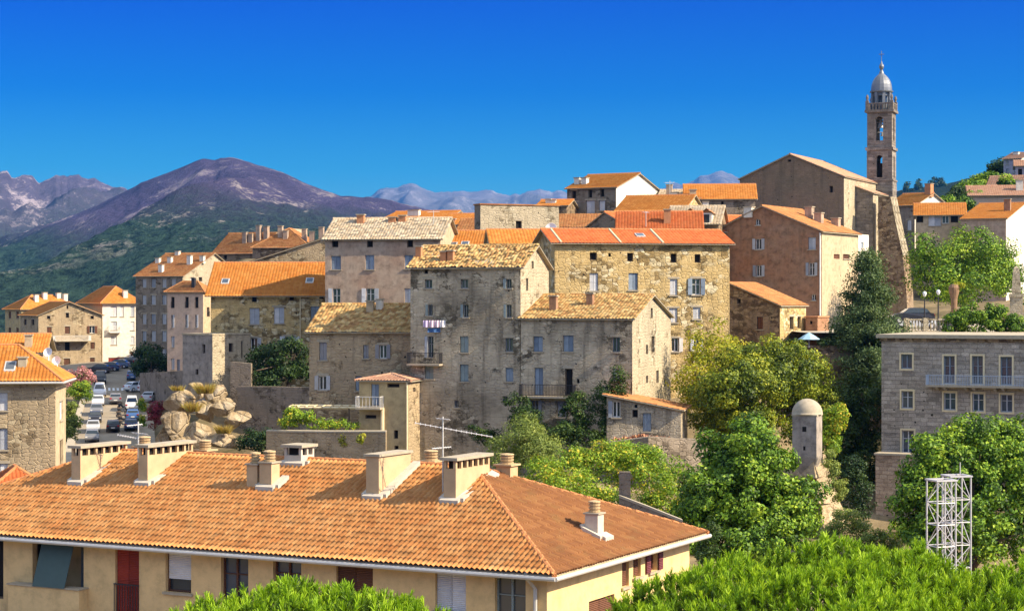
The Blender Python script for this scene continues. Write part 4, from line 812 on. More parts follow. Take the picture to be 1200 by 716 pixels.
# ---- grey ashlar building on the right
U = House('ashlar_building', 'large grey ashlar building with cream window casings and a long blue railing balcony', 'house', 1033, 150, 25, 396, 640, xl=1033, Wd=22, D=12, left=True, roof='flat', wall='ashlar')
for x0, x1, y0, y1, k, c in ((1056, 1069, 415, 432, 'c', 'b'), (1056.5, 1070, 458, 478.5, 'c', 'w'), (1057, 1071, 504, 531, 'c', 'w'), (1106, 1119, 417, 449.5, 'c', 'b'), (1139, 1152, 417, 450, 'c', 'b'), (1172.5, 1186, 418, 451, 'c', 'b'), (1207, 1221, 418, 452, 'c', 'b'), (1106, 1120, 460, 480.5, 'c', 'w'), (1139.5, 1153, 461, 482, 'c', 'w'), (1172.5, 1186.5, 462, 483, 'c', 'w'), (1207, 1221, 463, 484, 'c', 'w'), (1106, 1120, 506, 533, 'c', 'w'), (1140, 1153, 507, 535, 'c', 'w'), (1173, 1187, 508, 537, 'c', 'w')): U.win('f', x0, y0, x1, y1, k, c, frame='b' if y0 < 430 else 'w')
U.finish()
m = MB(); m.box((-U.W-.35, -.35, U.ze+.002), (.35, U.D+.3, U.ze+.28)); m.build('cornice', M['cement'], U.root); m = MB(); m.box((-U.W-.12, -.12, U.ze-.25), (.12, U.D+.12, U.ze)); m.build('frieze', M['stone_brown'], U.root)
U.balcony('f', 1088, 440, 1260, 452, 1.0, 'blue_iron', 'stone_slab', corb=5)
U2 = House('ashlar_plinth', 'tan block plinth with flat top at the foot of the grey ashlar building', 'building', 1026, 147, 25, 533, 640, xl=1026, Wd=9, D=11, left=True, roof='flat', wall='ashlar_tan'); U2.win('f', 1047, 608, 1055, 624, 'c', 'w'); U2.finish()  # base block of the ashlar building, modelled as its own root
m = MB(); m.box((-U2.W-.1, -.1, U2.ze+.002), (.1, 1.5, U2.ze+.15)); m.build('coping', M['stone_slab'], U2.root)
# ============================================================= GROUND, MOUNTAINS
def vnoise(x, y, seed=0):
    r_ = np.random.default_rng(seed); tab = r_.random((256, 256)); xi = np.floor(x).astype(int); yi = np.floor(y).astype(int); fx = x-xi; fy = y-yi
    fx = fx*fx*(3-2*fx); fy = fy*fy*(3-2*fy); g = lambda a, b: tab[a & 255, b & 255]
    return (g(xi, yi)*(1-fx)+g(xi+1, yi)*fx)*(1-fy)+(g(xi, yi+1)*(1-fx)+g(xi+1, yi+1)*fx)*fy
def fbm(x, y, oct=5, seed=0, ridged=False):
    v = 0; a = .5
    for k in range(oct):
        n = vnoise(x*2**k+k*17.3, y*2**k-k*9.1, seed+k); v = v+a*((1-abs(2*n-1)) if ridged else n); a *= .5
    return v
def roadz(Y): return -18.3+.085*(Y-250)
ctl = [(-200,716+60,45),(200,860,62),(500,880,62),(900,900,60),(1200,880,60),(-100,600,120),(40,578,142),(100,530,248),(150,480,285),(130,432,330),(20,440,372),(-200,440,380),(250,480,192),(235,520,180),(200,545,172),(310,505,184),(300,452,192),(420,545,160),(480,560,152),(600,560,148),(740,545,146),(690,600,112),(800,640,100),(880,660,103),(650,560,125),(770,525,140),(850,450,172),(960,560,160),(1005,560,164),(960,412,186),(1000,635,140),(970,612,128),(1060,640,132),(1100,680,110),(1200,690,110),(1015,540,172),(1020,470,178),
       (1100,390,178),(1200,392,178),(1100,386,205),(1150,384,215),(1050,392,215),(1010,400,225),(1040,385,256),(930,360,262),(720,262,236),(600,290,212),(520,300,240),(400,330,220),(330,340,250),(220,420,250),(1150,350,285),(1180,250,340),(1260,215,400),(1120,300,330),(850,285,240),(560,275,280),(300,300,300),(800,262,300),(950,280,330)]
ctl = np.array([tuple(P(*c)) for c in ctl])
def ground_z(x, y):
    x = np.asarray(x, float); y = np.asarray(y, float); d = (x[..., None]-ctl[:, 0])**2+(y[..., None]-ctl[:, 1])**2
    w = 1/(d+9)**1.6; return (w*ctl[:, 2]).sum(-1)/w.sum(-1)
gx, gy = np.meshgrid(np.linspace(-200, 200, 201), np.linspace(15, 450, 200))
gz = ground_z(gx, gy)+(fbm(gx*.15, gy*.15, 4, 3)-.47)*1.2-.35
rx = np.interp(gy, [250, 330], [-52, -67]); gpx = gx/gy*F+CX; road = ((gpx > 40) & (gpx < 196) & (gy > 150) & (gy < 345)) | ((gpx > 40) & (gpx < 262) & (gy > 205) & (gy < 340))
gz = np.where(road, np.minimum(gz, roadz(gy)-.6), gz)
fade = np.clip((gy-360)/90, 0, 1)*np.clip(1-(gx-20)/80, 0, 1); gz = gz-fade*35
fade2 = np.clip((np.abs(gx)-140)/60, 0, 1); gz = gz*(1-fade2)+(-20)*fade2
def grid_mesh(name, X, Y_, Z, mat, smooth=True, flip=False):
    n, m_ = X.shape; idx = np.arange(n*m_).reshape(n, m_); q = np.stack([idx[:-1, :-1], idx[:-1, 1:], idx[1:, 1:], idx[1:, :-1]], -1).reshape(-1, 4)
    me = np_mesh(name, np.stack([X, Y_, Z], -1).reshape(-1, 3), q, smooth=smooth); return link(name, me, mat)
k = N('dry_ground'); v = k.coord('Object'); n1 = k.noise(v, .12, 6, .65); n2 = k.noise(v, 1.4, 5, .7)
col = k.ramp(n1, [(.35, (.09,.085,.04)), (.5, (.22,.17,.1)), (.65, (.34,.26,.15))]); col = k.mix(.6, col, k.ramp(n2, [(.3, .4), (.7, 1)]), 'MULTIPLY'); k.bsdf(col, .95, k.bump(n2, .6, .1), spec=.05); M['ground'] = k.m
g = grid_mesh('ground', gx, gy, gz, M['ground']); tag(g, kind='structure')
k = N('valley_ground'); v = k.coord('Object'); n1 = k.noise(v, .004, 6, .65); col = k.ramp(n1, [(.35, (.03,.05,.02)), (.6, (.07,.08,.035))]); k.bsdf(col, .95, spec=.05); M['valley'] = k.m
mb = MB(); mb.poly([(-30000, -200, -75), (30000, -200, -75), (30000, 26000, -75), (-30000, 26000, -75)]); tag(mb.build('valley_floor', M['valley']), kind='structure')

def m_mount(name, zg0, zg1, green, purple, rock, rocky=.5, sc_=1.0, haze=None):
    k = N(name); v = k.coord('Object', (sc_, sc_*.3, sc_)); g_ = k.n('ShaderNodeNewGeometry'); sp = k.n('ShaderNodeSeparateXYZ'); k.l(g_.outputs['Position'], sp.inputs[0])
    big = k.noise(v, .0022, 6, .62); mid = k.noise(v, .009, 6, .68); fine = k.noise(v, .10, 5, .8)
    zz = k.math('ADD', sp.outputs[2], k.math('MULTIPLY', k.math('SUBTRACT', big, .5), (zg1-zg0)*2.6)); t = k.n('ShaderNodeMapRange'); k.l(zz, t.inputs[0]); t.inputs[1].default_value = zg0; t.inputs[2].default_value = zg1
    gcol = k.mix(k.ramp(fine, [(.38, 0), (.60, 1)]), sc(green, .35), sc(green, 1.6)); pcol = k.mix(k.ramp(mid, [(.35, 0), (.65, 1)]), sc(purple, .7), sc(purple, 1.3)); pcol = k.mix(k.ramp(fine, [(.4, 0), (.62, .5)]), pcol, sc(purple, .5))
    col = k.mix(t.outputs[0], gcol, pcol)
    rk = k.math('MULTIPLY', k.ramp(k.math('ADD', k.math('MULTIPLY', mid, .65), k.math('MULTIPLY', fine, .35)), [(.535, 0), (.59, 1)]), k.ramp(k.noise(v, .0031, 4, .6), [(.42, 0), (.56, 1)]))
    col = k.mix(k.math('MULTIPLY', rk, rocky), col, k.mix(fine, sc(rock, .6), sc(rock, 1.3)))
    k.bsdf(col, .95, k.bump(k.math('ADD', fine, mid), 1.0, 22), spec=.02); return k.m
def ridge(name, prof, Yc, Yn, pyn, mat, g_pow=1.2, amp=60, nu=260, nv=110, ext=500, seed=1, fr=.004, crest_amp=0, back=.35):
    px = np.array([p[0] for p in prof]); py = np.array([p[1] for p in prof]); uu = np.linspace(px[0], px[-1], nu); crest = np.interp(uu, px, py)
    crest = crest+(fbm(uu*.09+5, uu*0+seed, 4, seed)-.47)*crest_amp
    vv = np.concatenate([np.linspace(0, 1, nv), 1+np.linspace(.02, back, 12)]); U, V = np.meshgrid(uu, vv); Yy = Yn+(Yc-Yn)*V; X = (U-CX)/F*Yy
    zc = (H-crest)/F*Yc; zn = (H-pyn)/F*Yn; Vc = np.clip(V, 0, 1); Zz = zn+(zc[None, :]-zn)*Vc**g_pow-np.clip(V-1, 0, None)*(zc[None, :]-zn)*1.5
    rn = fbm(X*fr, Yy*fr*.3, 6, seed, True)-.62; env = np.sin(np.pi*np.clip(V, 0, 1))**.7*.9+.1*np.where(V < .99, 1, 0)
    # spurs and gullies running down from the crest
    Zz = Zz+rn*amp*env
    return tag(grid_mesh(name, X, Yy, Zz, mat), kind='structure')
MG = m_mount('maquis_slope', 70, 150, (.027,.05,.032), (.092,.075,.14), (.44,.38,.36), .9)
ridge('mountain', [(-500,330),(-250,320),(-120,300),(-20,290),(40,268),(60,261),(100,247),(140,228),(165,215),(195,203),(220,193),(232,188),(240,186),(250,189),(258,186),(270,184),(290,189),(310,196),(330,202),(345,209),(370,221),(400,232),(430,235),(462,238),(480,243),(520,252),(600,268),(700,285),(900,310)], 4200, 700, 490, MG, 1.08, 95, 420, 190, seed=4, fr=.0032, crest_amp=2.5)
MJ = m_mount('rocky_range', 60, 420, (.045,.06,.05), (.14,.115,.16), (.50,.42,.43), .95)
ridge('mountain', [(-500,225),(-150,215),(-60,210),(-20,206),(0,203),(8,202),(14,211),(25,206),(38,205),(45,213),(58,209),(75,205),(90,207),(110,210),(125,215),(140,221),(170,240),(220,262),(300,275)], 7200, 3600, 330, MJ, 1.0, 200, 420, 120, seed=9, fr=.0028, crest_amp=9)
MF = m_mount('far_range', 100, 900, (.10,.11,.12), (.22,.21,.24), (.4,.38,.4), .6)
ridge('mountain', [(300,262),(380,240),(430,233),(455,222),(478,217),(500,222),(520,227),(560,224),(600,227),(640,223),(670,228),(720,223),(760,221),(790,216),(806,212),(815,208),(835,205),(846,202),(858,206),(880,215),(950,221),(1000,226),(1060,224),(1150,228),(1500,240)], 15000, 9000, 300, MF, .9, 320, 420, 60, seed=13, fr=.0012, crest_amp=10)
MH = m_mount('pine_hill', -500, -400, (.03,.05,.03), (.03,.05,.028), (.2,.2,.18), .1)
ridge('hills', [(880,262),(950,246),(1010,236),(1046,226),(1060,222),(1075,220),(1090,219),(1110,215),(1140,208),(1170,206),(1300,200),(1500,205)], 2600, 900, 345, MH, 1.0, 30, 200, 60, seed=21, fr=.006, crest_amp=2)
MN = m_mount('near_hill', -500, -400, (.045,.07,.022), (.05,.075,.025), (.3,.24,.15), .2, 6)
ridge('hills', [(1085,262),(1100,246),(1115,236),(1130,224),(1150,214),(1165,207),(1180,200),(1200,196),(1260,186),(1400,180),(1600,190)], 395, 300, 300, MN, .9, 3, 120, 40, seed=23, fr=.05)

# ---- air
hz = MB(); hz.box((-12000, -60, -78), (12000, 17500, 1120)); k = N('haze'); vs = k.n('ShaderNodeVolumePrincipled'); vs.inputs['Color'].default_value = (.05,.36,1,1); vs.inputs['Density'].default_value = HAZE_DENS; vs.inputs['Anisotropy'].default_value = .2
k.l(vs.outputs[0], k.out.inputs['Volume'])
if HAZE_DENS > 0: tag(hz.build('haze', k.m), kind='stuff')

# ---- street
def road_pt(px, py):
    Y = (250*.085+18.3)/(.085+(py-H)/F); return Vector(((px-CX)/F*Y, Y, -18.3+.085*(Y-250)))
def sheet(name, pts, mat, dz=0.0, kind='structure'):
    mb = MB(); mb.poly([road_pt(*p)+Vector((0, 0, dz)) for p in pts], [(road_pt(*p).x, road_pt(*p).y) for p in pts]); return tag(mb.build(name, mat), kind=kind)
k = N('asphalt'); v = k.coord('Object'); n1 = k.noise(v, .35, 5, .65); n2 = k.noise(v, 9, 3, .7); col = k.ramp(n1, [(.35, (.27,.22,.16)), (.65, (.36,.30,.22))]); col = k.mix(.4, col, k.ramp(n2, [(.3, .6), (.7, 1)]), 'MULTIPLY'); k.bsdf(col, .9, k.bump(n2, .2, .01), spec=.15); M['asphalt'] = k.m
sheet('road', [(70, 560), (185, 560), (180, 492), (186, 470), (200, 452), (170, 440), (164, 424), (100, 424), (60, 430), (100, 446), (97, 470), (86, 500)], M['asphalt'])
M['paving'] = m_plain('paving', (.42,.36,.27), .9, var=.4)
mb = MB(); kp = [road_pt(*p) for p in ((70, 545), (84, 545), (91, 500), (101, 470), (106, 450), (100, 450), (94, 470), (84, 500))]
top = [p+Vector((0, 0, .14)) for p in kp]; mb.poly(top)
for a in range(len(kp)): b = (a+1) % len(kp); mb.poly([kp[a], kp[b], top[b], top[a]])
tag(mb.build('pavement', M['paving']), kind='structure')
M['paint'] = m_plain('road_paint', (.72,.72,.7), .7, var=.3)
mb = MB()
for px in range(122, 158, 5):
    pts = [(px, 457.6), (px+2.6, 457.6), (px+2.2, 454.6), (px-.4, 454.6)]; mb.poly([road_pt(*p)+Vector((0, 0, .012)) for p in pts])
tag(mb.build('crosswalk', M['paint']), kind='structure')

# ---- cars
def prof_body(kind):
    if kind == 'van': return [(-2.3,.32),(-2.36,.55),(-2.34,1.0),(-2.2,1.9),(-2.0,2.0),(.9,2.02),(1.35,1.85),(1.9,1.08),(2.32,.92),(2.42,.6),(2.38,.32)], [(-2.18,1.12),(-2.1,1.8),(.95,1.86),(1.28,1.72),(1.72,1.08)]
    return [(-1.95,.3),(-2.05,.5),(-2.03,.82),(-1.95,.98),(-1.62,1.05),(-1.35,1.4),(-1.0,1.5),(-.1,1.52),(.35,1.45),(1.0,1.0),(1.75,.88),(2.02,.7),(2.06,.48),(1.98,.3)], [(-1.6,1.04),(-1.32,1.36),(-.98,1.44),(-.1,1.46),(.3,1.39),(.88,1.02)]
def make_car(name, label, px, py, colr, kind='car', flip=False, turn=0.0, lift=0.0, on=None, group='cars along the street'):
    p = on if on is not None else road_pt(px, py); hd = math.atan2(61, -11.9)+R(turn)+(math.pi if flip else 0)
    key = 'car_paint_%.2f_%.2f_%.2f' % colr
    if key not in M:
        M[key] = m_plain(key, colr, .28, 0, var=.06, spec=.6)
    root = tag(empty(name, p, hd), label, 'van' if kind == 'van' else 'car', group); body, cab = prof_body(kind); hw = .92 if kind == 'van' else .86
    mb = MB()
    def ring(sc_y, pts, inset): return [(x, s_*(hw-inset(z)), z) for x, z in pts for s_ in ()]
    ins = lambda z: max(0, z-.95)*.28
    L_ = [(x, -(hw-ins(z)), z) for x, z in body]; R_ = [(x, hw-ins(z), z) for x, z in body]
    mb.poly(L_); mb.poly(R_[::-1]); n = len(body)
    for a in range(n): b = (a+1) % n; mb.poly([L_[a], R_[a], R_[b], L_[b]])
    mb.build('body', M[key], root)
    mb = MB(); e = .012
    for s_ in (-1, 1): mb.poly([(x, s_*(hw-ins(z)+e), z) for x, z in cab])
    nx = len(cab)
    def band(i0, i1, t0=.1, t1=.9):                           # front and rear screens
        (x0, z0), (x1, z1) = body[i0], body[i1]; lerp = lambda t: (x0+(x1-x0)*t, z0+(z1-z0)*t); a, b = lerp(t0), lerp(t1)
        nx_, nz_ = (z1-z0), -(x1-x0); l_ = math.hypot(nx_, nz_); ox, oz = -nx_/l_*e, -nz_/l_*e
        if (ox*(x0) < 0): ox, oz = -ox, -oz
        if oz < 0: oz = -oz
        mb.poly([(a[0]+ox, -(hw-ins(a[1])-.1), a[1]+oz), (a[0]+ox, hw-ins(a[1])-.1, a[1]+oz), (b[0]+ox, hw-ins(b[1])-.08, b[1]+oz), (b[0]+ox, -(hw-ins(b[1])-.08), b[1]+oz)])
    if kind == 'van': band(6, 7); band(2, 3, .25, .9)
    else: band(8, 9); band(4, 5)
    mb.build('window', M['glass'], root)
    for wx in (-1.3, 1.32):
        for s_ in (-1, 1):
            mb = MB(); mb.tube([(wx, s_*(hw-.16), .32), (wx, s_*(hw+.02), .32)], .32, 14); w = mb.build('wheel', M['dark_iron'], root)
            mb = MB(); mb.tube([(wx, s_*(hw+.018), .32), (wx, s_*(hw+.032), .32)], .19, 10); mb.build('rim', M['steel'], w)
    xr, xf = (-2.0, 1.95) if kind == 'car' else (-2.36, 2.36)
    for s_ in (-1, 1):
        y0, y1 = sorted((s_*(hw-.3), s_*(hw-.04)))
        mb = MB(); mb.box((xr-.07, y0, .72), (xr+.05, y1, .92)); mb.build('tail_light', M['tail'], root)
        mb = MB(); mb.box((xf-.08, y0, .62), (xf+.09, y1, .76)); mb.build('headlight', M['trim_white'], root)
    mb = MB(); mb.box((xr-.075, -.26, .5), (xr+.02, .26, .62)); mb.build('number_plate', M['trim_white'], root)
    return root
M['tail'] = m_plain('tail_light_red', (.35,.02,.02), .3)
WHT, SIL, GRY, BLK, BLU, DBL, RED = (.75,.75,.75), (.45,.46,.48), (.17,.17,.18), (.025,.025,.03), (.05,.12,.3), (.03,.05,.12), (.35,.03,.03)
for nm, lb, px, py, c, kd, fl in (
    ('parked_van', 'dark van parked by the pink oleander', 117.5, 449, BLK, 'van', True), ('parked_van', 'white van parked just this side of the crossing', 117, 464, WHT, 'van', True),
    ('parked_car', 'white car parked between the white van and a grey car', 115, 475, WHT, 'car', True), ('parked_car', 'grey car parked third after the crossing', 113.2, 485.5, GRY, 'car', True),
    ('parked_car', 'black car with pale roof reflections parked mid-row', 111.5, 494.5, BLK, 'car', True), ('parked_car', 'silver car parked second nearest in the kerb row', 109.3, 505.5, SIL, 'car', True),
    ('parked_car', 'dark car parked nearest in the kerb row', 108, 517, GRY, 'car', True),
    ('driving_car', 'grey car driving up the middle of the street near the crossing', 135.5, 472.5, GRY, 'car', False), ('driving_car', 'black car with red tail lights driving up the sunny street', 132.5, 505, BLK, 'car', False),
    ('parked_van', 'white van parked on the sunny side by the hedge', 154.5, 480, WHT, 'van', False), ('parked_car', 'bright blue car parked behind the white van by the hedge', 155.5, 492, BLU, 'car', False), ('parked_car', 'dark blue car nearest in the hedge row', 153.5, 503.5, DBL, 'car', False)):
    make_car(nm, lb, px, py, c, kd, fl)
for lb, px, py, c, kd, tu in (
    ('black car parked below the gabled house', 116, 437, BLK, 'car', 75), ('dark blue car parked second below the cream house', 127, 434.5, DBL, 'car', 75), ('blue-grey car parked in shade below the cream house', 138, 431.5, (.1,.14,.22), 'car', 75), ('dark car parked at the far end of the street', 147, 428.5, BLK, 'car', 20), ('dark car farthest up the street by the tree', 155, 427, GRY, 'car', 10),
    ('small blue car in the shade beside the wall', 155, 445, BLU, 'car', 0), ('pale blue car turning at the crossing', 161, 458.5, (.5,.58,.66), 'car', -55), ('white van with a red band by the lamp posts', 174, 459.5, WHT, 'van', -20), ('green car parked beside the boulders', 187, 462, (.05,.12,.09), 'car', -30), ('silver car parked below the white van and boulders', 178, 470.5, SIL, 'car', -25)):
    make_car('parked_car' if kd == 'car' else 'parked_van', lb, px, py, c, kd, False, tu)
def scooter(px, py, lb):
    p = road_pt(px, py); r_ = tag(empty('scooter', p, R(10)), lb, 'scooter', 'scooters parked across from the kerb row'); mb = MB()
    for x in (-.55, .6): w = MB(); w.tube([(x, -.05, .25), (x, .05, .25)], .25, 12); w.build('wheel', M['dark_iron'], r_)
    mb.tube([(-.7,0,.62),(-.3,0,.6),(-.05,0,.3),(.3,0,.3),(.45,0,.75),(.5,0,1.0)], [.1,.17,.13,.1,.1,.04], 8); mb.build('body', M['dark_iron'], r_)
    mb = MB(); mb.tube([(-.75,0,.78),(-.1,0,.76)], [.1,.13], 8); mb.build('seat', M['bark'], r_); mb = MB(); mb.tube([(.47,-.32,1.02),(.5,0,1.0),(.47,.32,1.02)], .025, 6); mb.build('handlebar', M['steel'], r_)
for px, py in ((144, 479), (143.5, 484.5), (142.5, 489), (144, 494), (144.5, 499.5)): scooter(px, py, 'dark scooter standing across the lane from the kerb row of cars')
def street_lamp(px, py, ptop, lb, Y=None, grp='street lamps'):
    b = road_pt(px, py) if Y is None else P(px, py, Y); h = (py-ptop)/F*b.y; r_ = tag(empty('street_lamp', b), lb, 'street lamp', grp); mb = MB()
    mb.tube([(0,0,-.5),(0,0,.5),(0,0,h-.5)], [.09,.08,.05], 8); mb.build('post', M['dark_iron'], r_); mb = MB(); mb.lathe([(.05,-.36),(.12,-.3),(.19,-.1),(.16,.04),(.04,.12)], (0,0,h), 12); mb.build('globe', M['white_plastic'], r_, True)
street_lamp(164.5, 457, 438, 'white globe street lamp beside the retaining wall of the street'); street_lamp(169.5, 462, 441, 'white globe street lamp nearer the boulders')

# ---- walls around
def wall_run(name, label, pts, ytop, ybot, mat, th=.6, cap=None):
    """free-standing wall along photo points (px, Y) between rows ytop and ybot"""
    b = [P(px, ybot, Y) for px, Y in pts]; t = [P(px, yt, Y) for (px, Y), yt in zip(pts, ytop if hasattr(ytop, '__len__') else [ytop]*len(pts))]
    r_ = tag(empty(name, b[0]), label, 'wall'); o = b[0]; mb = MB(); off = Vector((0, th, 0)); d = 0
    for k in range(len(pts)-1):
        l_ = (b[k+1].xy-b[k].xy).length; z0, z1 = -1.5, 0
        A_, B_, C_, D2 = b[k]-o-Vector((0,0,1.5)), b[k+1]-o-Vector((0,0,1.5)), t[k+1]-o, t[k]-o
        mb.poly([A_, B_, C_, D2], [(d, A_.z), (d+l_, B_.z), (d+l_, C_.z), (d, D2.z)]); mb.poly([A_+off, B_+off, C_+off, D2+off], [(d, A_.z), (d+l_, B_.z), (d+l_, C_.z), (d, D2.z)])
        mb.poly([D2, C_, C_+off, D2+off], [(d, 0), (d+l_, 0), (d+l_, th), (d, th)]); d += l_
        for q in (((A_, D2, D2+off, A_+off)), ((B_, C_, C_+off, B_+off))): mb.poly(q, [(0, q[0].z), (0, q[1].z), (th, q[2].z), (th, q[3].z)])
    mb.build('wall', M[mat], r_)
    if cap:
        mb = MB(); e = Vector((0, .08, 0)); u = Vector((0, 0, .12))
        for k in range(len(pts)-1): A_, B_ = t[k]-o-e, t[k+1]-o-e; q = [A_, B_, B_+off+2*e, A_+off+2*e]; mb.poly([x+u for x in q]); mb.poly([A_, B_, B_+u, A_+u]); mb.poly([q[1], q[2], q[2]+u, q[1]+u]); mb.poly([q[0], q[3], q[3]+u, q[0]+u])
        mb.build('coping', M[cap], r_)
    return r_
wall_run('retaining_wall', 'dark stone retaining wall under the fig tree beside the ruined tower', [(278, 186), (320, 184), (364, 182)], [453, 453, 454], 505, 'stone_dark', .8)
wall_run('wall_stub', 'broken stub of stone wall leaning on the ruined tower', [(270, 187.5), (294, 187)], [424, 426], 470, 'stone_dark', 1.0)
wall_run('street_wall', 'grey stone wall along the shaded end of the street', [(164, 298), (190, 284), (216, 274)], [437, 436, 434], 466, 'stone_dark', .7)
wall_run('terrace_wall', 'stone terrace wall with yellow weeds below the pergola', [(312, 150), (380, 146), (452, 142.5)], [506, 507, 507], 550, 'stone_warm', 1.0, 'stone_slab')
wall_run('garden_wall', 'low grey garden wall behind the big house', [(726, 98), (760, 96), (800, 93)], [583, 596, 612], 640, 'stone_dark', .4, 'stone_slab')
wall_run('garden_pier', 'white-edged stone pier rising at the end of the garden wall', [(726, 98.6), (739, 98)], [553, 553], 640, 'stone_dark', .5)
wall_run('terrace_parapet', 'brown terrace parapet below the blue umbrella', [(912, 172), (960, 171), (1000, 172)], [405, 405, 406], 480, 'stone_brown', .6)
wall_run('rubble_wall', 'low wall of loose stones at the foot of the lean-to', [(700, 133), (760, 131), (840, 134)], [520, 512, 516], 560, 'stone_dark', .8)

# ---- boulders under the ruined tower
k = N('granite'); v = k.coord('Object'); n1 = k.noise(v, .45, 6, .65); n2 = k.noise(v, 3.5, 6, .75); vr = k.n('ShaderNodeTexVoronoi', feature='DISTANCE_TO_EDGE'); vr.inputs['Scale'].default_value = .5; k.l(v, vr.inputs['Vector'])
col = k.ramp(n1, [(.3, (.22,.145,.075)), (.47, (.38,.285,.17)), (.66, (.56,.46,.33))]); col = k.mix(.55, col, k.ramp(n2, [(.3, .45), (.7, 1)]), 'MULTIPLY'); col = k.mix(k.ramp(k.noise(v, .8, 5, .7), [(.6, 0), (.7, .6)]), col, (.16,.12,.08))
k.bsdf(col, .95, k.bump(k.math('ADD', n2, k.ramp(vr.outputs['Distance'], [(0, 0), (.05, 1)])), .9, .15), spec=.1); M['granite'] = k.m
def boulder(px, py, rx, rz, Y, lb, seed):
    c = P(px, py, Y); r_ = np.random.default_rng(seed); bm = bmesh.new(); bmesh.ops.create_icosphere(bm, subdivisions=4, radius=1)
    co = np.array([v.co[:] for v in bm.verts]); ax = rx/F*Y; az = rz/F*Y
    for _ in range(22):                                        # knock flat facets off
        n = r_.normal(size=3); n /= np.linalg.norm(n); d = r_.uniform(.5, .85); t = co@n; co -= np.clip(t-d, 0, None)[:, None]*n*.98
    nn = fbm(co[:, 0]*1.6+seed+co[:, 2], co[:, 1]*1.6+co[:, 2]*1.3, 4, seed)-.47; n3 = fbm(co[:, 0]*5+seed, co[:, 1]*5+co[:, 2]*4, 3, seed+9)-.47; co *= (1+nn*.22+n3*.09)[:, None]
    co *= np.array([ax, (ax+az)*.5, az])*1.15
    for v, q in zip(bm.verts, co): v.co = q
    me = bpy.data.meshes.new('boulder'); bm.to_mesh(me); bm.free()
    o = link('boulder', me, M['granite']); o.location = c; o.rotation_euler = (0, r_.uniform(-.15, .15), r_.uniform(0, .4)); tag(o, lb, 'rock', 'pale boulders below the ruined tower')
for i, b in enumerate(((212, 470, 22, 15, 182, 'tilted pale boulder with a flat sunny top, nearest the street'), (208, 498, 20, 24, 179, 'tall brown boulder face below the tilted flat boulder'), (252, 462, 16, 16, 186, 'pale boulder directly under the ruined tower corner'), (240, 482, 14, 14, 182, 'rounded grey boulder in the middle of the pile'),
    (262, 478, 20, 13, 181, 'boulder with yellow grass behind it, right of the middle of the pile'), (276, 492, 17, 11, 178, 'low pale slab sticking out of the boulder pile'), (233, 511, 18, 16, 175, 'round pale boulder at the front of the pile'), (215, 522, 14, 14, 174, 'dark boulder at the foot of the pile near the street'),
    (258, 515, 22, 12, 175, 'grey-shadowed low boulder at the front of the pile'), (285, 518, 20, 12, 174, 'low dark boulder lowest of the pile, towards the terrace wall'), (192, 520, 12, 20, 180, 'narrow upright boulder edging the street'), (230, 460, 12, 12, 186, 'small pale boulder beside the tower foot'))): boulder(*b, seed=40+i)
# ============================================================= VEGETATION
def unit(n):
    v = rng.normal(size=(n, 3)); return v/np.linalg.norm(v, axis=1, keepdims=True)
def leaf_mesh(name, c, nrm, size, tone, asp=.55):
    """one bent pointed leaf per point: two triangles-pairs folded along the midrib"""
    n = len(c); t = np.cross(nrm, unit(n)); t /= np.linalg.norm(t, axis=1, keepdims=True)+1e-9; b = np.cross(nrm, t); s = size[:, None]
    V = np.stack([c-t*s*.5, c+b*s*asp*.5+nrm*s*.08, c+t*s*.5, c-b*s*asp*.5+nrm*s*.08], 1).reshape(-1, 3)
    Fc = np.arange(n*4).reshape(n, 4); return np_mesh(name, V, Fc, tone)
def blob_points(cr, Y, clump, n, flat=1.0, inner=.25, top=0.0, rough=.16):
    """leaf points gathered in clumps on ellipsoid shells (photo px, py, rx, rz, depth offset, depth factor)"""
    vol = np.array([(q[2]*q[2]*q[3])**.67 for q in cr]); vol /= vol.sum(); C, Nn, T = [], [], []
    for q, w in zip(cr, vol):
        dy = q[4] if len(q) > 4 else 0; Yc = Y+dy; o = np.array(P(q[0], q[1], Yc)); a = np.array([q[2], q[2]*(q[5] if len(q) > 5 else 1), q[3]])/F*Yc
        area = 4*math.pi*((a[0]*a[2])+(a[0]*a[1])+(a[1]*a[2]))/3; nc = max(5, int(area/(clump**2)*.75)); d = unit(nc)
        if top: d[:, 2] = np.where((d[:, 2] < -.2) & (rng.random(nc) < top), -d[:, 2], d[:, 2])
        rr = np.where(rng.random(nc) < inner, rng.uniform(.25, .75, nc), rng.uniform(.78, 1.0, nc)+rng.normal(0, rough, nc)*.7); rr = np.clip(rr, .15, 1.25)
        cc = o+d*a*rr[:, None]; cr_ = clump*rng.uniform(.45, 1.1, nc); ct = rng.normal(0, .16, nc); nl = max(8, int(n*w/nc))
        for j in range(nc):
            m_ = max(4, int(nl*(cr_[j]/clump)**2)); u = unit(m_); rad = rng.uniform(.25, 1, m_)[:, None]**.6
            C.append(cc[j]+u*rad*cr_[j]*np.array([1, 1, .75*flat])); nn = u*.6+d[j]*.5+unit(m_)*.7+np.array([0, 0, .25]); Nn.append(nn/np.linalg.norm(nn, axis=1, keepdims=True))
            T.append(.5+ct[j]+rng.normal(0, .2, m_))
    return np.concatenate(C), np.concatenate(Nn), np.clip(np.concatenate(T), 0, 1)
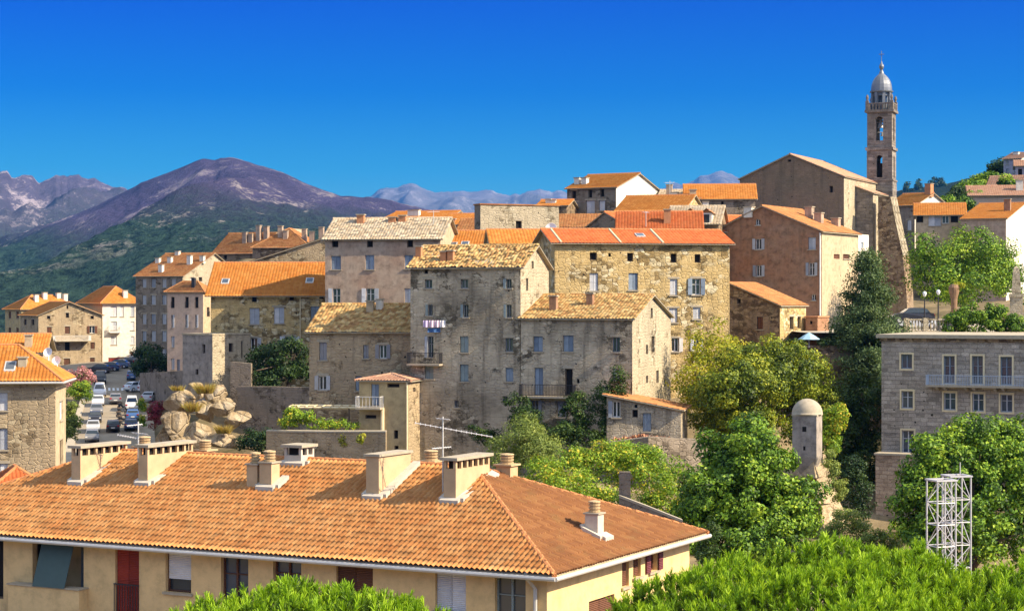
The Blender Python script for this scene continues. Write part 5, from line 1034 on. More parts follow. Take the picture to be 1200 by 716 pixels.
def limbs(mb, base, tips, r0, n=7):
    """a leaning tapered trunk that splits into limbs"""
    base = Vector(base); top = Vector(tips[0]).lerp(base, .35); top.x = base.x+(top.x-base.x)*.5
    mid = base.lerp(top, .5)+Vector((.15, 0, 0)); mb.tube([base-Vector((0,0,.6)), base+Vector((0,0,.4)), mid, top], [r0*1.3, r0, r0*.8, r0*.6], n)
    for t in tips:
        t = Vector(t); a = base.lerp(top, random.uniform(.55, 1)); m_ = a.lerp(t, .5)+Vector((random.uniform(-.3, .3), random.uniform(-.3, .3), .3)); mb.tube([a, m_, t], [r0*.5, r0*.3, r0*.1], 5)
def tree(name, label, cat, Y, crown, n, size, mat, clump, base, r0=.2, group=None, flat=1.0, inner=.25, jit=.35, asp=.6, rough=.16, top=0.0):
    b = P(base[0], base[1], Y); r_ = tag(empty(name, b), label, cat, group)
    c, nn, t = blob_points(crown, Y, clump, n, flat, inner, top, rough); sz = size*rng.uniform(1-jit, 1+jit, len(c))
    o = link('crown', leaf_mesh('crown', c-np.array(b), nn, sz, t, asp), M[mat], r_)
    mb = MB(); tips = [P(q[0], q[1], Y+(q[4] if len(q) > 4 else 0))-b for q in crown]; tips += [Vector(p) for p in (c[rng.integers(0, len(c), 9)]-np.array(b))]
    limbs(mb, (0, 0, 0), tips, r0); mb.build('trunk', M['bark'], r_); return r_
def bush(name, label, Y, crown, n, size, mat, clump, cat='shrub', group=None, **kw):
    c, nn, t = blob_points(crown, Y, clump, n, kw.get('flat', 1), kw.get('inner', .2), .4); b = np.array(P(crown[0][0], crown[0][1]+crown[0][3], Y)); sz = size*rng.uniform(.65, 1.35, len(c))
    o = link(name, leaf_mesh(name, c-b, nn, sz, t, kw.get('asp', .6)), M[mat]); o.location = b; return tag(o, label, cat, group)
M['leaf_green'] = m_leaf('leaf_green', [(0, (.015,.04,.005)), (.3, (.05,.115,.010)), (.6, (.15,.28,.016)), (1, (.36,.47,.035))], .22)
M['leaf_plane'] = m_leaf('leaf_plane', [(0, (.02,.04,.005)), (.3, (.07,.11,.010)), (.6, (.18,.235,.014)), (1, (.42,.42,.03))], .22)
M['leaf_yellow'] = m_leaf('leaf_yellow', [(0, (0.130,0.169,0.013)), (.5, (0.312,0.338,0.019)), (1, (0.546,0.468,0.039))])
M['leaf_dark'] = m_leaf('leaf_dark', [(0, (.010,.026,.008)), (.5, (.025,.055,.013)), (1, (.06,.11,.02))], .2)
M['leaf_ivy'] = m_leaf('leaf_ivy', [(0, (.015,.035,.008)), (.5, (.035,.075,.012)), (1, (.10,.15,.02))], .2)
M['leaf_cypress'] = m_leaf('leaf_cypress', [(0, (.035,.065,.025)), (.5, (.10,.16,.055)), (1, (.21,.27,.09))], .25)
M['leaf_olive'] = m_leaf('leaf_olive', [(0, (0.088,0.131,0.031)), (.5, (0.210,0.280,0.061)), (1, (0.385,0.438,0.105))])
M['leaf_hedge'] = m_leaf('leaf_hedge', [(0, (0.072,0.132,0.016)), (.4, (0.173,0.304,0.024)), (.75, (0.324,0.446,0.030)), (1, (0.729,0.527,0.061))])
M['leaf_pine'] = m_leaf('leaf_pine', [(0, (.03,.06,.006)), (.3, (.09,.17,.008)), (.6, (.23,.40,.012)), (1, (.42,.58,.03))], .3)
M['needle_brown'] = m_leaf('needle_brown', [(0, (.10,.06,.02)), (1, (.25,.16,.05))], .1)
M['flower_pink'] = m_leaf('flower_pink', [(0, (.10,.14,.04)), (.3, (.55,.22,.25)), (1, (.72,.42,.42))])
M['flower_red'] = m_leaf('flower_red', [(0, (.06,.08,.02)), (.35, (.30,.03,.06)), (1, (.42,.08,.10))])
M['grass_dry'] = m_leaf('grass_dry', [(0, (.30,.20,.05)), (.6, (.48,.34,.09)), (1, (.42,.42,.10))])
# ---- big broadleaf trees
tree('plane_tree', 'huge yellow-green plane tree filling the slope right of the slit-windowed gable', 'tree', 150, [(905, 438, 64, 38, 0, 1), (862, 455, 52, 46, -4, 1), (945, 468, 38, 40, 2, 1), (840, 480, 36, 30, 0, 1), (925, 424, 36, 20, 3, 1), (880, 500, 50, 26, -3, 1)], 105000, .22, 'leaf_plane', 1.1, (885, 575), .4, inner=.3, rough=.12)
tree('golden_tree', 'airy golden-leaved tree in front of the long rubble house', 'tree', 158, [(826, 402, 28, 26, 0, 1), (842, 436, 32, 24, 0, 1), (812, 450, 26, 22, -2, 1), (862, 408, 22, 16, 2, 1), (820, 470, 22, 20, 0, 1)], 13000, .22, 'leaf_yellow', .95, (832, 540), .22, inner=.3, rough=.28)
tree('maple_tree', 'dense bright green tree in front of the sentry turret', 'tree', 104, [(866, 585, 66, 56, 0, 1), (886, 540, 38, 40, 0, 1), (845, 535, 34, 32, 2, 1), (822, 590, 34, 38, -1, 1), (925, 600, 38, 42, -1, 1), (878, 512, 22, 22, 1, 1), (860, 635, 70, 34, -2, 1)], 90000, .2, 'leaf_green', .72, (875, 700), .3, inner=.12, rough=.2)
tree('lime_tree', 'broad green tree behind the lattice masts, in front of the ashlar building', 'tree', 112, [(1130, 570, 66, 60, 0, 1), (1165, 535, 46, 40, 2, 1), (1098, 545, 36, 36, 0, 1), (1190, 590, 50, 60, 0, 1), (1080, 590, 34, 44, -1, 1), (1135, 510, 28, 24, 1, 1), (1190, 515, 30, 28, 3, 1), (1120, 625, 60, 40, -3, 1)], 95000, .21, 'leaf_green', .76, (1140, 730), .32, inner=.12, rough=.2)
tree('square_tree', 'wide bushy green tree on the plaza beside the palm trunk', 'tree', 205, [(1128, 298, 50, 32, 0, 1), (1100, 316, 34, 30, 0, 1), (1160, 310, 40, 34, 2, 1), (1130, 330, 52, 24, -2, 1), (1085, 292, 22, 18, 0, 1), (1182, 330, 22, 26, 0, 1)], 42000, .27, 'leaf_green', 1.4, (1128, 372), .35, inner=.12)
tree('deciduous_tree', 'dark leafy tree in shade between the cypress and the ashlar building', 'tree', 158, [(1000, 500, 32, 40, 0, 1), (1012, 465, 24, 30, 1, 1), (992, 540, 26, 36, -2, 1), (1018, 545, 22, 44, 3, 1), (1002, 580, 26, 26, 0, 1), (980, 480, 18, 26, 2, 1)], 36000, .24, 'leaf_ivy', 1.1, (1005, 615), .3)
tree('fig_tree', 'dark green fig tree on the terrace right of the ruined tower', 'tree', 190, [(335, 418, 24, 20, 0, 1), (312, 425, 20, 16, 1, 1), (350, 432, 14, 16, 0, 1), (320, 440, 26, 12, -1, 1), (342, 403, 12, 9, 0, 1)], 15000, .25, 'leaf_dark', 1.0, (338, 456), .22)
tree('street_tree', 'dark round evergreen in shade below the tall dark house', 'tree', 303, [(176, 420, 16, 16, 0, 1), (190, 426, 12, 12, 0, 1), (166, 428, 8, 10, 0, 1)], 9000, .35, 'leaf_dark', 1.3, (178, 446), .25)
def conifer(name, label, Y, base, tipx, tipy, halfw, n, mat):
    b = P(base[0], base[1], Y); r_ = tag(empty(name, b), label, 'tree'); h = P(tipx, tipy, Y).z-b.z; hw_ = halfw/F*Y; C, Nn, T = [], [], []; nb = 260; lean = P(tipx, tipy, Y).x-b.x
    mb = MB(); mb.tube([(0,0,-.6), (lean*.3,0,h*.35), (lean*.8,0,h*.75), (lean,0,h*.98)], [.4,.3,.15,.03], 8)
    for k in range(nb):
        f = random.uniform(.1, 1)**.85; az = random.uniform(0, 2*math.pi); L = hw_*(1.05-f)**.72*random.uniform(.65, 1.15)*(1.05 if f > .25 else .85); z = h*f
        o = np.array([lean*f, 0, z]); d = np.array([math.cos(az), math.sin(az), random.uniform(.05, .45)]); m_ = max(30, int(n/nb*L/hw_*1.7)); s = rng.uniform(.3, 1, m_)[:, None]
        tip = o+d*L; pts = o+d*L*s+rng.normal(0, 1, (m_, 3))*np.array([.38, .38, .26])*(.5+s*.6); C.append(pts); nn = unit(m_)*.8+np.array([d[0]*.5, d[1]*.5, .5]); Nn.append(nn/np.linalg.norm(nn, axis=1, keepdims=True)); T.append(.45+random.gauss(0, .17)+rng.normal(0, .12, m_))
        mb.tube([o, tip*.9+o*.1], [.06, .02], 4)
    c = np.concatenate(C); link('crown', leaf_mesh('crown', c, np.concatenate(Nn), .24*rng.uniform(.6, 1.4, len(c)), np.clip(np.concatenate(T), 0, 1), .4), M[mat], r_); mb.build('trunk', M['bark'], r_)
conifer('cypress_tree', 'tall shaggy blue-green cypress beside the cream side wall', 172, (1018, 500), 1017, 298, 60, 90000, 'leaf_cypress')
# ---- garden below the tenement
bush('olive_bush', 'tall feathery olive-green bush under the tenement balcony side', 126, [(612, 525, 32, 30, 0, 1), (590, 540, 22, 24, 0, 1), (636, 535, 24, 24, 0, 1), (620, 503, 14, 14, 0, 1)], 20000, .17, 'leaf_olive', .7, asp=.35)
bush('hedge', 'long mixed hedge with yellowing leaves behind the big tiled roof', 116, [(700, 548, 36, 26, 0, 1), (735, 548, 34, 28, 0, 1), (768, 556, 26, 32, 0, 1), (670, 545, 22, 20, 0, 1), (745, 535, 34, 16, 2, 1)], 24000, .16, 'leaf_hedge', .65)
bush('garden_shrub', 'low yellow-green shrub directly above the ridge of the big tiled roof', 108, [(660, 568, 40, 20, 0, 1), (690, 580, 30, 16, 0, 1), (640, 555, 24, 18, 0, 1), (715, 590, 26, 18, 0, 1)], 15000, .14, 'leaf_hedge', .55)
bush('creeper_bush', 'dark leafy bush reddening on top, left of the bright green tree', 112, [(776, 585, 20, 30, 0, 1), (795, 605, 14, 30, 0, 1), (760, 600, 22, 22, 0, 1)], 11000, .15, 'leaf_hedge', .55)
bush('column_shrub', 'slim green shrub at the corner of the big tiled roof', 92, [(832, 630, 9, 24, 0, 1), (828, 650, 12, 16, 0, 1)], 5000, .1, 'leaf_ivy', .35)
for nm, lb, Y, cr, n_ in (('ivy', 'dark ivy climbing the attached house below its iron balcony, tallest of the ivies', 144.5, [(715, 475, 22, 34, 0, .35), (700, 500, 24, 26, 0, .4), (725, 450, 10, 18, 0, .3), (690, 520, 20, 16, -1, .5)], 13000),
    ('ivy', 'dark ivy mass hanging at the balcony end above the feathery bush', 146.5, [(607, 478, 14, 18, 0, .35), (620, 500, 22, 20, -1, .5)], 7000), ('ivy', 'thick shaded ivy between the two ground-floor windows of the attached house', 144, [(668, 490, 18, 26, 0, .4), (660, 515, 26, 18, -1, .5), (680, 470, 10, 12, 0, .3)], 9000)):
    bush(nm, lb, Y, cr, n_, .16, 'leaf_ivy', .6, 'ivy', 'ivies on the stone house')
bush('ivy', 'thin dark ivy patch low on the tenement wall behind the antenna', 147, [(560, 505, 14, 12, 0, .3), (575, 520, 14, 14, 0, .4)], 3000, .16, 'leaf_ivy', .5, 'ivy', 'ivies on the stone house')
# ---- turret hill
bush('hillside_bush', 'sunny bush on the bare bank below the sentry turret', 118, [(990, 612, 22, 14, 0, 1), (975, 625, 20, 12, 0, 1), (1008, 622, 16, 10, 0, 1)], 7000, .13, 'leaf_olive', .5)
bush('hillside_bush', 'round green bush clinging to the rampart right of the sentry turret', 128, [(975, 520, 12, 30, 0, .7), (968, 495, 8, 18, 0, .7), (985, 490, 10, 16, 0, 1)], 7000, .15, 'leaf_hedge', .5)
bush('hillside_bush', 'dark bush in deep shade beneath the leafy tree', 140, [(1000, 560, 18, 24, 0, 1), (985, 580, 14, 18, 0, 1), (1010, 590, 14, 16, 0, 1)], 8000, .18, 'leaf_dark', .7)
bush('hillside_bush', 'low olive scrub on the bare ground at the foot of the ashlar plinth', 116, [(1030, 632, 18, 9, 0, 1), (1048, 640, 14, 9, 0, 1), (1015, 640, 14, 8, 0, 1)], 6000, .13, 'leaf_olive', .45)
# ---- left side plants
bush('oleander', 'pink flowering oleander above the parked cars', 262, [(95, 440, 12, 9, 0, 1), (104, 444, 8, 8, 0, 1), (84, 448, 8, 8, 0, 1)], 6000, .25, 'flower_pink', .7)
bush('kerb_shrub', 'green shrub just below the pink oleander', 256, [(93, 456, 13, 8, 0, 1), (101, 463, 8, 9, 0, 1), (86, 462, 8, 8, 0, 1)], 5000, .25, 'leaf_hedge', .7)
bush('kerb_shrub', 'tall yellow-green shrub against the square-cut stone house', 240, [(85, 490, 9, 20, 0, 1), (82, 508, 8, 16, 0, 1)], 5000, .25, 'leaf_olive', .7)
bush('bougainvillea', 'dark red flowering shrub between the parked vans and boulders', 205, [(180, 488, 7, 14, 0, 1), (186, 478, 6, 9, 0, 1)], 3500, .18, 'flower_red', .5)
bush('kerb_shrub', 'dry hedge strip behind the white van on the sunny side', 225, [(168, 486, 4, 16, 0, 1), (166, 474, 3, 8, 0, 1)], 2500, .2, 'leaf_hedge', .5)
bush('terrace_shrub', 'bright leafy vine on the pergola terrace', 150, [(345, 492, 16, 12, 0, 1), (360, 488, 8, 8, 0, 1), (340, 483, 6, 8, 0, 1)], 4500, .17, 'leaf_hedge', .5)
bush('terrace_shrub', 'low flowering edge plants along the pergola terrace wall', 149.5, [(385, 498, 14, 6, 0, 1), (405, 499, 14, 6, 0, 1), (370, 497, 10, 6, 0, 1)], 3000, .15, 'leaf_hedge', .4)
bush('wall_weed', 'yellow weed growing out of the terrace wall, nearer the white pillar', 143, [(424, 516, 4, 6, 0, .5)], 900, .16, 'leaf_yellow', .6, 'weed'); bush('wall_weed', 'yellow weed growing out of the middle of the terrace wall', 145, [(403, 517, 4, 6, 0, .5)], 900, .16, 'leaf_yellow', .6, 'weed')
bush('rock_bush', 'dark bush at the foot of the boulders beside the terrace wall', 170, [(300, 520, 20, 14, 0, 1), (315, 512, 10, 8, 0, 1)], 5000, .2, 'leaf_dark', .7)
def grass(label, px, py, w, h, Y, n=260, mat='grass_dry', name='grass_tuft'):
    b = P(px, py, Y); hh_ = h/F*Y; ww = w/F*Y; a = rng.uniform(0, 2*math.pi, n); rr = rng.uniform(0, ww, n); o = np.stack([np.cos(a)*rr, np.sin(a)*rr*.6, np.zeros(n)], 1)
    d = np.stack([np.cos(a)*.5+rng.normal(0, .3, n), np.sin(a)*.3+rng.normal(0, .3, n), np.ones(n)], 1); L = hh_*rng.uniform(.5, 1.1, n)[:, None]; sd = np.stack([np.sin(a+1), np.cos(a+1), 0*a], 1)*.035
    V = np.stack([o-sd, o+sd, o+d*L], 1).reshape(-1, 3); ob = link(name, np_mesh(name, V, np.arange(n*3).reshape(n, 3), rng.random(n)), M[mat]); ob.location = b; tag(ob, label, 'grass')
grass('golden dry grass at the foot of the ruined tower', 240, 461, 9, 13, 181, 500); grass('ochre grass streak running down between the upper boulders', 226, 482, 7, 12, 178.5, 400); grass('yellow grass tuft among the lower boulders', 262, 508, 8, 11, 174, 400); grass('green-yellow grass on top of the flat boulder', 208, 458, 7, 7, 179, 250)
bush('hillside_bush', 'dry ochre scrub hanging on the sunlit rampart corner', 124, [(977, 556, 7, 16, 0, 1), (972, 540, 5, 12, 0, 1), (984, 575, 8, 12, 0, 1)], 4000, .13, 'leaf_olive', .4)
# ---- distant trees on the right hill
hl = [(1110, 236, 8, 7, 330), (1122, 226, 9, 8, 350), (1133, 220, 9, 9, 360), (1146, 214, 8, 8, 365), (1158, 209, 9, 8, 370), (1166, 200, 7, 8, 378), (1172, 194, 6, 9, 385), (1128, 238, 9, 8, 320), (1140, 231, 10, 9, 330), (1150, 224, 8, 8, 338), (1116, 244, 8, 6, 310), (1168, 212, 7, 6, 362), (1180, 214, 8, 6, 345)]
ds = ['lowest round tree on the green hill, next to the tower skyline', 'dark round tree second up the green hill crest', 'round crest tree midway up the green hill', 'crest tree above the middle of the green hill', 'broad crest tree below the blue-shaded house', 'dark tree directly left of the blue-shaded house', 'tallest dark tree touching the blue-shaded house', 'sunny tree low on the green hill behind the white gable', 'big sunny tree in the middle of the green hill face', 'tree beside the long pink-roofed house', 'small tree just above the terrace house roof', 'tree below the sloping salmon roof', 'tree between the salmon roof and the pink-roofed house']
for (px, py, rx_, rz_, Y), d_ in zip(hl, ds): tree('hill_tree', d_, 'tree', Y, [(px, py, rx_, rz_, 0, 1), (px+rx_*.5, py+rz_*.4, rx_*.7, rz_*.7, 0, 1), (px-rx_*.5, py+rz_*.4, rx_*.7, rz_*.7, 0, 1)], 2600, .45, 'leaf_green' if d_.find('dark') < 0 else 'leaf_dark', 1.3, (px, py+rz_*1.5), .2, 'trees on the green hill')
for px, py, rx_, rz_, d_ in ((1062, 221, 4, 7, 'far blue pine next to the bell tower'), (1075, 217, 5, 8, 'far blue pine second from the bell tower'), (1094, 215, 6, 8, 'wide far blue pine above the dark chimney'), (1102, 213, 4, 6, 'small far blue pine right of the wide one')):
    tree('far_pine', d_, 'tree', 2500, [(px, py, rx_, rz_, 0, 1), (px+2, py+4, rx_, rz_*.7, 0, 1)], 1500, 2.2, 'leaf_dark', 3.5, (px, py+12), .8, 'far pines on the blue hill')
# ---- umbrella pines in front
def pine(name, label, Y0, outline, base, dep, dens, seed, grp):
    """umbrella pine: a lumpy crown whose surface is set with upright tufts of needles; outline = (px, py) crest line of the crown"""
    r2 = np.random.default_rng(seed); b = P(base[0], base[1], Y0+dep*.4); root = tag(empty(name, b), label, 'tree', grp)
    px = np.array([o[0] for o in outline], float); py = np.array([o[1] for o in outline], float); x0 = (px[0]-CX)/F*Y0; x1 = (px[-1]-CX)/F*Y0; n = int((x1-x0)*dep*dens); x = r2.uniform(x0, x1, n); y = r2.uniform(0, dep, n)
    crest = (H-np.interp(x/Y0*F+CX, px, py))/F*Y0; yy = np.where(y/dep < .62, (y/dep-.62)/1.15, (y/dep-.62)/.42); dome = np.clip(1-np.abs(yy)**2.2, -.5, 1)
    lump = fbm(x*.75+seed, y*.75+3, 3, seed)-.47; z = crest-1.9*(1-dome)+lump*1.25-.72
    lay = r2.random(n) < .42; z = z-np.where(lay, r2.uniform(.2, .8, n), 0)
    C = np.stack([x*(Y0-dep*.62+y)/Y0, Y0-dep*.62+y, z], 1)
    up = np.stack([r2.normal(0, .3, n), r2.normal(0, .3, n)-.12*(yy < 0), np.ones(n)], 1)+np.stack([lump*.3, 0*lump, 0*lump], 1); up /= np.linalg.norm(up, axis=1, keepdims=True)
    nb = 46; HL = r2.uniform(.28, .52, (n, 1)); u1 = np.cross(up, [1, 0, 0]); u1 /= np.linalg.norm(u1, axis=1, keepdims=True); u2 = np.cross(up, u1); az = r2.uniform(0, 2*np.pi, (n, nb)); sp = r2.uniform(.45, 1.1, (n, nb))
    st = r2.uniform(0, 1, (n, nb)); sp = np.where(st > .85, sp*.4, sp)
    d = up[:, None, :]+(u1[:, None, :]*np.cos(az)[..., None]+u2[:, None, :]*np.sin(az)[..., None])*sp[..., None]; d /= np.linalg.norm(d, axis=2, keepdims=True)
    o = C[:, None, :]+up[:, None, :]*(st*HL)[..., None]; sd = np.cross(d, unit(n*nb).reshape(n, nb, 3)); sd /= np.linalg.norm(sd, axis=2, keepdims=True); wd = .017
    tip = o+d*r2.uniform(.13, .23, (n, nb, 1)); V = np.stack([o-sd*wd, o+sd*wd, tip+sd*wd*.4, tip-sd*wd*.4], 2).reshape(-1, 3)-np.array(b)
    tone = np.clip(.5+r2.normal(0, .16, (n, 1))+lump[:, None]*.5-np.where(lay, .28, 0)[:, None]+(st-.5)*.4+r2.normal(0, .07, (n, nb)), 0, 1).reshape(-1)  # older needles darker at tuft bases; lower layer darkened as painted shade between tufts
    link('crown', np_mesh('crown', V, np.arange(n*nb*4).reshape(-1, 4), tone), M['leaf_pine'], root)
    mb = MB(); sel = r2.integers(0, n, 46); cz = Vector(((x0+x1)/2, Y0, crest.mean()-3.2))-b
    mb.tube([(0,0,-4), (0,0,0), cz], [.4,.34,.26], 9)
    for k in sel: t = Vector(C[k])-b; m_ = cz.lerp(t, .55); m_.z = min(m_.z, t.z-.6); mb.tube([cz, m_, t], [.13,.08,.02], 5)
    mb.build('trunk', M['bark'], root)
pine('umbrella_pine', 'bright green umbrella pine in front of the ochre wall windows', 52, [(200, 722), (215, 706), (240, 694), (262, 686), (285, 682), (310, 672), (335, 664), (352, 666), (375, 674), (400, 668), (420, 672), (445, 680), (470, 682), (495, 692), (520, 700), (545, 712), (562, 724)], (380, 880), 9.5, 15, 5, 'umbrella pines in the foreground')
pine('umbrella_pine', 'broad umbrella pine below the lattice masts, biggest in the foreground', 58, [(630, 752), (660, 738), (690, 726), (715, 708), (735, 698), (750, 684), (770, 676), (800, 668), (830, 655), (860, 652), (885, 655), (905, 646), (930, 636), (960, 630), (990, 626), (1015, 628), (1040, 634), (1065, 632), (1090, 640), (1120, 656), (1150, 662), (1175, 668)], (960, 900), 16.5, 13, 8, 'umbrella pines in the foreground')
pine('umbrella_pine', 'umbrella pine crown at the corner of the photo right of the lattice masts', 55, [(1128, 690), (1145, 672), (1165, 660), (1185, 652), (1200, 646), (1225, 644), (1260, 655), (1290, 690)], (1210, 900), 11, 13, 12, 'umbrella pines in the foreground')
# ============================================================= SMALL THINGS
# sentry turret on the old rampart
Ts = tag(empty('sentry_turret', P(946, 534, 125), -R(22)), 'small domed stone sentry turret on the corner of the old rampart', 'turret')
s2 = 125/F; h0 = (534-487)*s2; r8 = 17.5*s2
r8 = 20.3*s2
mb = MB(); mb.lathe([(r8*.5, -1.1), (r8*.8, -.55), (r8*.98, -.12), (r8, 0), (r8, h0)], n=4, a0=R(45)); mb.build('body', M['plaster_grey'], Ts)
mb = MB(); mb.lathe([(r8*1.04, h0+.003), (r8*1.06, h0+.1), (r8*1.0, h0+.12)], n=4, a0=R(45)); mb.build('cornice', M['cement'], Ts)
mb = MB(); mb.lathe([(18*s2*math.cos(a), h0+.11+18.0*s2*math.sin(a)) for a in np.linspace(0, 1.53, 10)], n=24); mb.build('dome', M['stone_slab'], Ts, True)
for zz in (.62, .16):
    q = MB(); rr = r8*math.cos(R(45)); q.box((-.13 if zz > .5 else -.07, -rr-.012, h0*zz), (.13 if zz > .5 else .07, -rr+.05, h0*zz+(.32 if zz > .5 else .26))); q.build('slit', M['dark'], Ts)
mb = MB(); pts = [(952, 534), (956, 560), (960, 590), (966, 625)]; pts2 = [(966, 528), (974, 556), (985, 590), (1000, 618)]
ra = tag(empty('rampart_corner', P(958, 625, 123)), 'sunlit tan rampart corner sloping down below the sentry turret', 'wall'); o = P(958, 625, 123)
for k in range(3):
    a, b = P(*pts[k], 124.5)-o, P(*pts[k+1], 123)-o; c, d = P(*pts2[k+1], 131)-o, P(*pts2[k], 130)-o; mb.poly([a, b, c, d], [(0, a.z), (0, b.z), (4, c.z), (4, d.z)])
    e, f = P(pts[k][0]-60, pts[k][1]+6, 130)-o, P(pts[k+1][0]-60, pts[k+1][1]+6, 129)-o; mb.poly([e, f, b, a], [(0, e.z), (0, f.z), (6, b.z), (6, a.z)])
mb.build('wall', M['stone_warm'], ra)
# lattice masts
def mast(label, px, py0, py1, Y, w, rz, n):
    b = P(px, py1, Y); h = (py1-py0)/F*Y; r_ = tag(empty('lattice_mast', b, R(rz)), label, 'mast', 'white lattice masts'); hw = w/2; c4 = [(-hw,-hw), (hw,-hw), (hw,hw), (-hw,hw)]
    for x, y in c4: mb = MB(); mb.tube([(x,y,-2), (x,y,h)], .035, 6); mb.build('upright', M['steel'], r_)
    br = MB(); ri = br; st = h/n
    for k in range(n+1):
        for j in range(4):
            a, b2 = c4[j], c4[(j+1) % 4]; ri.tube([(*a, k*st), (*b2, k*st)], .02, 5)
            if k < n: u, v_ = (a, b2) if (k+j) % 2 else (b2, a); br.tube([(*u, k*st), (*v_, (k+1)*st)], .018, 5)
    br.build('lattice', M['steel'], r_)
    mb = MB(); mb.box((-hw-.06,-hw-.06,h), (hw+.06,-hw+.05,h+.06)); mb.box((-hw-.06,hw-.05,h), (hw+.06,hw+.06,h+.06)); mb.box((-hw-.06,-hw+.052,h), (-hw+.05,hw-.052,h+.06)); mb.box((hw-.05,-hw+.052,h), (hw+.06,hw-.052,h+.06)); mb.build('top_frame', M['steel'], r_)
mast('white steel lattice mast, the slightly lower one nearer the ashlar plinth', 1103, 563, 690, 78, .82, 18, 5); mast('white steel lattice mast, the slightly taller one with a thin rod on top', 1121, 558, 690, 81, .86, 12, 5)
mb = MB(); mb.tube([(0,0,0), (0,0,.55)], .02, 5); o = mb.build('lightning_rod', M['steel'], [x for x in bpy.data.objects if x.name.startswith('lattice_mast')][-1]); o.location = (.3, .3, (690-558)/F*81)
# TV antennas
def antenna(label, px, py0, py1, Y, booms):
    b = P(px, py1, Y); h = (py1-py0)/F*Y; r_ = tag(empty('tv_antenna', b), label, 'antenna'); mb = MB(); mb.tube([(0,0,-.4), (0,0,h)], .035, 6); mb.build('pole', M['zinc'], r_)
    for zf, l0, l1, az, ne, le in booms:
        mb = MB(); d = Vector((math.cos(R(az)), math.sin(R(az)), -.18 if az == 0 else .05)); q = Vector((-d.y, d.x, 0)); z = Vector((0,0,h*zf)); mb.tube([z+d*l0, z+d*l1], .02, 5)
        for k in range(ne): p = z+d*(l0+(l1-l0)*k/(ne-1)); l_ = le*(1-.35*k/ne); mb.tube([p-q*l_+Vector((0,0,-.04)), p+q*l_+Vector((0,0,.04))], .009, 4)
        mb.build('boom', M['steel'], r_)
antenna('tall aerial mast with a long yagi antenna beside the rightmost vented chimney', 519, 488, 584, 78, [(.86, -1.1, 1.95, 0, 16, .12), (.62, -.45, .35, 25, 8, .07), (.97, -.3, .3, 150, 5, .1)])
antenna('small crossed aerial behind the second vented chimney', 162, 494, 530, 86, [(.9, -.55, .2, 40, 7, .1), (.62, -.5, .35, 150, 6, .1), (.45, -.9, 0, 0, 9, .1)])
# laundry
def cloth(name, label, px0, px1, py0, py1, Y, mat, grp=None):
    mb = MB(); n = 6
    for k in range(n):
        a, b = k/n, (k+1)/n; w = lambda t: math.sin(t*9)*.05; x = lambda t: px0+(px1-px0)*t
        p = [P(x(a), py0, Y), P(x(b), py0, Y), P(x(b), py1, Y), P(x(a), py1, Y)]; q = [p[0]+Vector((0,w(a),0)), p[1]+Vector((0,w(b),0)), p[2]+Vector((0,w(b)*1.6,0)), p[3]+Vector((0,w(a)*1.6,0))]; mb.poly(q); mb.poly([v+Vector((0,.015,0)) for v in q])
    return tag(mb.build(name, mat), label, 'laundry', grp)
M['cloth_pink'] = m_plain('cloth_pink', (.66,.52,.62), .9, var=.15); M['cloth_violet'] = m_plain('cloth_violet', (.52,.42,.62), .9, var=.15); M['cloth_white'] = m_plain('cloth_white', (.75,.72,.74), .9, var=.1); M['cloth_blue'] = m_plain('cloth_blue', (.05,.12,.28), .9)
for x0, x1, m_, lb in ((496, 502, 'cloth_violet', 'lilac cloth hanging leftmost on the washing line of the tenement'), (503, 509, 'cloth_pink', 'pink cloth second on the washing line of the tenement'), (509.5, 515, 'cloth_pink', 'pink cloth third on the washing line beside the white one'), (515.5, 522, 'cloth_white', 'white cloth at the end of the washing line of the tenement')): cloth('laundry', lb, x0, x1, 375.5, 383.5, 151.6, M[m_], 'washing on the tenement')
cloth('laundry', 'blue blanket hanging under the row of pink washing', 501, 516, 384.5, 389.5, 151.7, M['cloth_blue'], 'washing on the tenement')
# pergola on the terrace
r_ = tag(empty('pergola', P(375, 505, 153)), 'pergola of pale beams over the planted terrace', 'pergola'); o = P(375, 505, 153)
mb = MB(); a, b = P(339, 477.5, 153)-o, P(417, 478, 151)-o; mb.tube([a, b], .1, 4); mb.tube([a+Vector((0,2.4,.02)), b+Vector((0,2.4,.02))], .1, 4)
for k in range(9): p = a.lerp(b, k/8); mb.tube([p+Vector((0,-.2,.08)), p+Vector((0,2.6,.08))], .05, 4)
mb.build('beam', M['trim_cream'], r_)
for t in (.05, .36, .9): mb = MB(); p = a.lerp(b, t); mb.tube([p, p-Vector((0,0,2.2))], .08, 6); mb.build('post', M['bark'], r_)
# terrace umbrella with plants
b = P(948, 407, 168); r_ = tag(empty('parasol', b), 'pale blue parasol on the small terrace below the stone shed', 'parasol'); mb = MB(); mb.tube([(0,0,0), (0,0,1.25)], .03, 6); mb.build('pole', M['steel'], r_)
M['cloth_sky'] = m_plain('parasol_cloth', (.30,.47,.58), .8, var=.1); mb = MB(); mb.lathe([(.95, .68), (.9, .72), (.5, 1.0), (.05, 1.26)], n=8); mb.build('canopy', M['cloth_sky'], r_)
for px in (918, 925, 932, 962, 968, 975, 982): bush('potted_plant', 'small dark plant in the row along the terrace parapet', 170.5, [(px, 402, 3.2, 5, 0, 1)], 350, .14, 'leaf_dark', .25, 'plant', 'plants along the terrace parapet')
